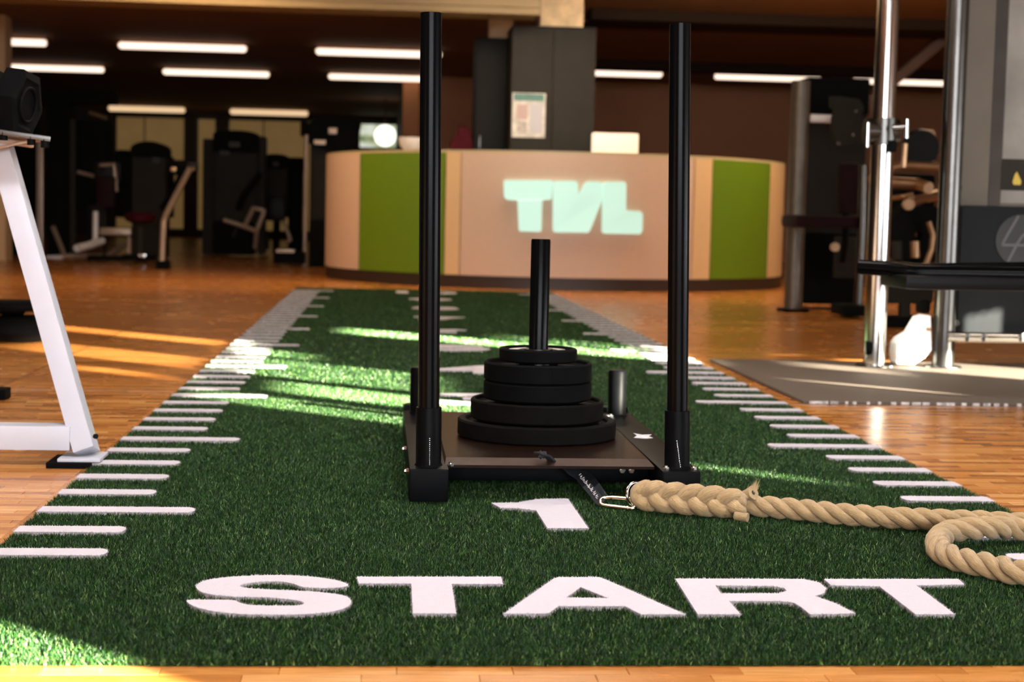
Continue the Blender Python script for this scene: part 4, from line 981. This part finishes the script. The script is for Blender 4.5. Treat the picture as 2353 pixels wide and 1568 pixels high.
# big headed machine with step
t = mach('large headed dark machine with slim silver post beside the counter', 760, 610, 17.6)
c0_ = W(707, 330, 17.6); pts = [W(u, v, 17.6) for u, v in ((708, 328), (708, 285), (722, 272), (750, 266), (790, 265), (822, 272), (829, 285), (822, 312), (812, 345), (780, 350), (720, 332))]
MB().prism(pts, (0, .45, 0)).build('machine_head', M_mach, t)
pxbox('head_cover', 690, 280, 708, 312, 17.7, .3, M_mach, t, .02)
pxbox('display', 755, 294, 774, 308, 17.5, .05, M_machf, t, .01)
pxbox('badge', 722, 322, 748, 332, 17.5, .05, M_machf, t, .004)
pxtube('post', [(704, 310, 17.55), (700, 618, 17.55)], .022, M_machf, t)
pxbox('tower_shroud', 712, 332, 800, 614, 17.8, .4, M_machg, t, .02)
pxbox('lower_shroud', 710, 505, 752, 620, 17.5, .3, M_mach, t, .02)
pxbox('step_plate', 628, 578, 700, 607, 17.4, .35, M_rubber, t, .03)
pxbox('step_tread', 634, 574, 676, 581, 17.35, .3, M_machf, t, .008)

# ------------------------------------------------------------------ machines on the right
t = mach('tall grey strength machine with wide silver post right of the counter', 1850, 705, 10.9, 'strength_machine')
pb = W(1822, 706, 10.9); pb.z = .02; ptp = W(1832, 186, 10.9)
MB().cyl(pb, (pb.x, pb.y, ptp.z), .062, 28).build('frame_post', M_postg, t, True)
MB().box((pb.x-.09, pb.y-.09, .0), (pb.x+.09, pb.y+.09, .02), .005).build('post_foot', M_mach, t, True)
pxbox('upper_shroud', 1852, 180, 2000, 262, 11.2, .4, M_mach, t, .02)
pxbox('tower_shroud', 1848, 262, 1990, 536, 11.25, .4, M_machg, t, .02)
pxbox('lower_shroud', 1845, 536, 1985, 700, 11.2, .45, M_mach, t, .02)
pts = [W(u, v, 10.8) for u, v in ((1908, 222), (1930, 221), (1975, 228), (1985, 245), (1982, 262), (1974, 278), (1980, 300), (1972, 320), (1955, 332), (1935, 333), (1918, 318), (1910, 295), (1912, 270), (1918, 252), (1908, 245))]
MB().prism(pts, (0, .03, 0)).build('pulley_plate', M_machg, t)
for u, v in ((1965, 256), (1958, 310), (1925, 330)): q = W(u, v, 10.78); MB().cyl(q, q+Vector((0, -.02, 0)), .010, 10).build('plate_bolt', M_chromed, t, True)
pxtube('white_grip', [(1862, 272, 10.9), (1914, 274, 10.9)], .028, M_wmach, t)  # pale tube put in for a lamp reflected in the shield
pxbox('back_pad', 1930, 374, 1984, 492, 10.6, .12, M_redd, t, .05)
pxbox('seat', 1828, 496, 1988, 524, 10.3, .4, M_redd, t, .035)
pxtube('seat_stem', [(1943, 488, 10.5), (1942, 560, 10.5), (1936, 600, 10.6)], .02, M_mach, t)
pxbox('cam_plate', 1918, 545, 1985, 640, 10.9, .05, M_machg, t, .05)
q = W(1917, 568, 10.8); MB().cyl(q, q+Vector((0, -.03, 0)), .03, 12).build('cam_pivot', M_warmlit, t, True)
pxtube('front_post', [(1984, 380, 10.3), (1981, 520, 10.3), (1972, 708, 10.3)], .030, M_chromed, t)
pxbox('base_foot', 1936, 702, 2000, 728, 10.2, .3, M_mach, t, .02)
pxtube('hand_bar', [(1985, 412, 10.3), (2008, 412, 10.3)], .02, M_warmlit, t)
c = W(1786, 660, 17.6); t = thing('coat_stand', 'slim dark stand with rounded head just right of the counter', 'stand', (c.x, c.y, 0))
pxbox('stand_head', 1772, 372, 1802, 442, 17.6, .15, M_mach, t, .05); pxbox('stand_body', 1778, 442, 1799, 640, 17.6, .1, M_machg, t, .02)
# chrome posted cable station on the right, with grey shield
t = mach('chrome posted cable station with grey shield, standing behind the rubber mat', 2180, 835, 6.75, 'cable_station')
def vpost(u, v, D, r, m, name, zt=2.45):
    b = W(u, v, D); MB().cyl((b.x, b.y, .01), (b.x, b.y, zt), r, 36).build(name, m, t, True)
    MB().lathe((b.x, b.y, 0), [(0, .018), (r+.03, .018), (r+.034, .012), (r+.034, .0)], 28).build('post_flange', M_chromed, t, True); return b
b1 = vpost(2008, 834, 6.73, .046, M_chrome, 'chrome_post')
b2 = vpost(2166, 832, 6.75, .046, M_chromed, 'frame_post')
cc = W(2027, 303, 6.73)
MB().cyl((b1.x-.075, b1.y, cc.z), (b1.x+.06, b1.y, cc.z), .056, 28).build('sliding_collar', M_chromed, t, True)
MB().cyl((b1.x, b1.y, cc.z-.055), (b1.x, b1.y, cc.z+.055), .060, 28).build('sliding_collar', M_chromed, t, True)
pxtube('pull_pin', [(2050, 292, 6.6), (2084, 290, 6.6)], .010, M_chrome, t); pxtube('pin_handle', [(2084, 274, 6.6), (2083, 318, 6.6)], .010, M_chrome, t)
pxtube('pin_handle', [(1994, 282, 6.6), (1992, 338, 6.6)], .010, M_chrome, t); pxtube('cable_end', [(2080, 330, 6.7), (2076, 385, 6.7)], .012, M_warmlit, t)
pxbox('stop_knob', 2045, 322, 2062, 350, 6.65, .04, M_rubber, t, .015)
sh1 = pxbox('shield', 2200, -60, 2700, 486, 6.85, .012, M_shield, t, .004)
sh2 = pxbox('shield_lower', 2198, 478, 2700, 772, 6.80, .03, M_shieldd, t, .01)
yS = W(2450, 213, 6.85).y; yL = W(2449, 625, 6.80).y
flat('shield_seam', 2294, -60, 2298, 476, yS-.003, .003, M_chromed, t); flat('label_sticker', 2302, 365, 2420, 440, yS-.004, .003, M_machg, t)
flat('shield_inner_sheet', 2299, -60, 2700, 476, yS-.002, .001, M_shieldl, t)
mb = MB(); mb.prism([YP(2337, 395, yS-.0065), YP(2347, 417, yS-.0065), YP(2345, 425, yS-.0065), YP(2330, 425, yS-.0065), YP(2327, 419, yS-.0065), YP(2332, 402, yS-.0065)], (0, .002, 0)); mb.build('warning_icon', M_yellow, t)
for u, v in ((2211, 121), (2199, 432), (2193, 742)): q = W(u, v, 6.78); MB().cyl(q, q+Vector((.0, -.03, 0)), .013, 14).build('shield_bolt', M_chromed, t, True)
lc = YP(2345, 553, yL-.001); mb = MB(); Rl = .108; mb.lathe((lc.x, lc.y, lc.z), [(0, -.003), (Rl, -.003), (Rl, 0)], 48, axis='y'); mb.build('logo_disc', M_logo, t, True, 30)
def lstroke(pts, wd):
    P = [YP(u, v, yL-.006) for u, v in pts]; mb = MB()
    for a, b in zip(P[:-1], P[1:]):
        d_ = (b-a); s = Vector((-d_.z, 0, d_.x)).normalized()*wd; mb.prism([a-s, b-s, b+s, a+s], (0, .002, 0))
    mb.build('logo_line', M_logol, t)
lstroke([(2341, 496), (2318, 535), (2302, 563), (2353, 564), (2380, 564)], .0055); lstroke([(2316, 602), (2338, 560), (2350, 542), (2362, 537), (2385, 537)], .0055)
pxtube('lower_bar', [(2176, 774, 6.7), (2700, 784, 6.7)], .022, M_chrome, t)
for u in (2226, 2264, 2350): pxbox('bar_clip', u-3, 766, u+3, 786, 6.66, .03, M_chromed, t, .003)
pts = [W(u, v, 6.72) for u, v in ((2138, 726), (2130, 725), (2116, 730), (2105, 748), (2095, 765), (2072, 778), (2063, 790), (2060, 812), (2062, 836), (2100, 838), (2125, 822), (2140, 806))]
for p in pts: p.z = max(p.z, .012)
MB().prism(pts, (0, .10, 0)).build('white_cover', M_wmach, t)
q = W(2132, 757, 6.70); MB().cyl(q, q+Vector((0, -.02, 0)), .008, 12).build('cover_bolt', M_warmlit, t, True)
pxbox('rubber_buffer', 2116, 688, 2140, 722, 6.9, .08, M_rubber, t, .02)
pxtube('pivot_knob', [(1990, 800, 6.7), (2000, 800, 6.7)], .03, M_rubber, t)
# padded bench in front of the shield
bn = mach('long low black padded bench end reaching in from the right', 2250, 660, 5.3, 'padded_bench'); bn['category'] = 'bench'
pxtube('frame_tube', [(1976, 614, 5.35), (2040, 618, 5.3), (2100, 628, 5.25), (2380, 632, 5.2), (2520, 634, 5.2)], .025, M_blackb, bn, 18)
pxtube('frame_tube', [(2010, 604, 5.5), (2110, 612, 5.45), (2380, 608, 5.45), (2520, 606, 5.45)], .010, M_blackb, bn, 12)
pxbox('pad', 2076, 638, 2540, 670, 5.15, .28, M_pad, bn, .022)
q = W(2500, 660, 5.3); MB().box((q.x-.04, q.y, 0), (q.x+.04, q.y+.08, q.z), .008).build('leg', M_black, bn, True)
# plate loaded machine between the posts
t = mach('warm lit machine arms and dark discs between the two chrome posts', 2100, 700, 9.4, 'plate_machine')
pxtube('press_arm', [(2050, 384, 9.2), (2080, 380, 9.2), (2155, 384, 9.2)], .026, M_warmlit, t); pxtube('press_arm', [(2048, 420, 9.2), (2110, 424, 9.2), (2134, 432, 9.1)], .034, M_warmlit, t)
pxtube('press_arm', [(2085, 468, 9.0), (2120, 458, 9.1), (2152, 448, 9.2)], .030, M_warmlit, t); pxtube('link_rod', [(2045, 456, 9.2), (2078, 452, 9.1), (2098, 446, 9.1)], .014, M_warmlit, t)
q = W(2085, 470, 8.95); MB().cyl(q, q+Vector((0, -.03, 0)), .032, 16).build('arm_end', M_warmlit, t, True)
pxbox('perforated_upright', 2122, 298, 2150, 376, 9.3, .05, M_warmlit, t, .02)
for v in (312, 338): q = W(2136, v, 9.28); MB().cyl(q, q+Vector((0, -.012, 0)), .014, 12).build('adjustment_hole', M_mach, t, True)
q = W(2115, 340, 9.25); MB().lathe(q, [(0, -.03), (.10, -.03), (.11, 0), (.10, .03), (0, .03)], 32, axis='y').build('round_pad', M_pad, t, True)
q = W(2105, 540, 9.1); MB().lathe(q, [(.02, -.04), (.17, -.04), (.19, -.02), (.19, .02), (.17, .04), (.02, .04)], 40, axis='y').build('disc', M_mach, t, True)
pxbox('frame_block', 2048, 400, 2150, 520, 9.5, .2, M_mach, t, .03)
pxtube('side_bow', [(2134, 510, 9.0), (2144, 540, 9.0), (2140, 575, 9.0), (2128, 606, 9.0)], .016, M_warmlit, t)
pxtube('piston', [(2102, 555, 8.9), (2103, 592, 8.9)], .026, M_warmlit, t); pxtube('piston', [(2060, 555, 8.9), (2062, 598, 8.9)], .03, M_machg, t)
pxbox('base_block', 2040, 600, 2150, 700, 9.5, .3, M_machg, t, .03)
q = W(2095, 700, 9.4); MB().box((q.x-.17, q.y, 0), (q.x+.17, q.y+.3, .06), .01).build('base_rail', M_mach, t, True); MB().box((q.x-.03, q.y+.1, .05), (q.x+.03, q.y+.16, .35), .01).build('base_upright', M_machg, t, True)
# ------------------------------------------------------------------ rubber mat
mt = thing('floor_mat', 'thin brownish grey rubber mat under the edge of the cable station', 'mat', (2.3, 3.7, 0))
MB().box((1.075, 3.06, .0005), (3.9, 4.62, .011), .003).build('mat_body', M_mat, mt, True)
e = MB()
for k in range(70):
    x = 1.09+k*.04+random.uniform(-.01, .01); e.box((x, 3.054, .002), (x+random.uniform(.008, .034), 3.0605, .0112))
tag(e.build('frayed_edge', M_matedge, mt), kind='stuff')
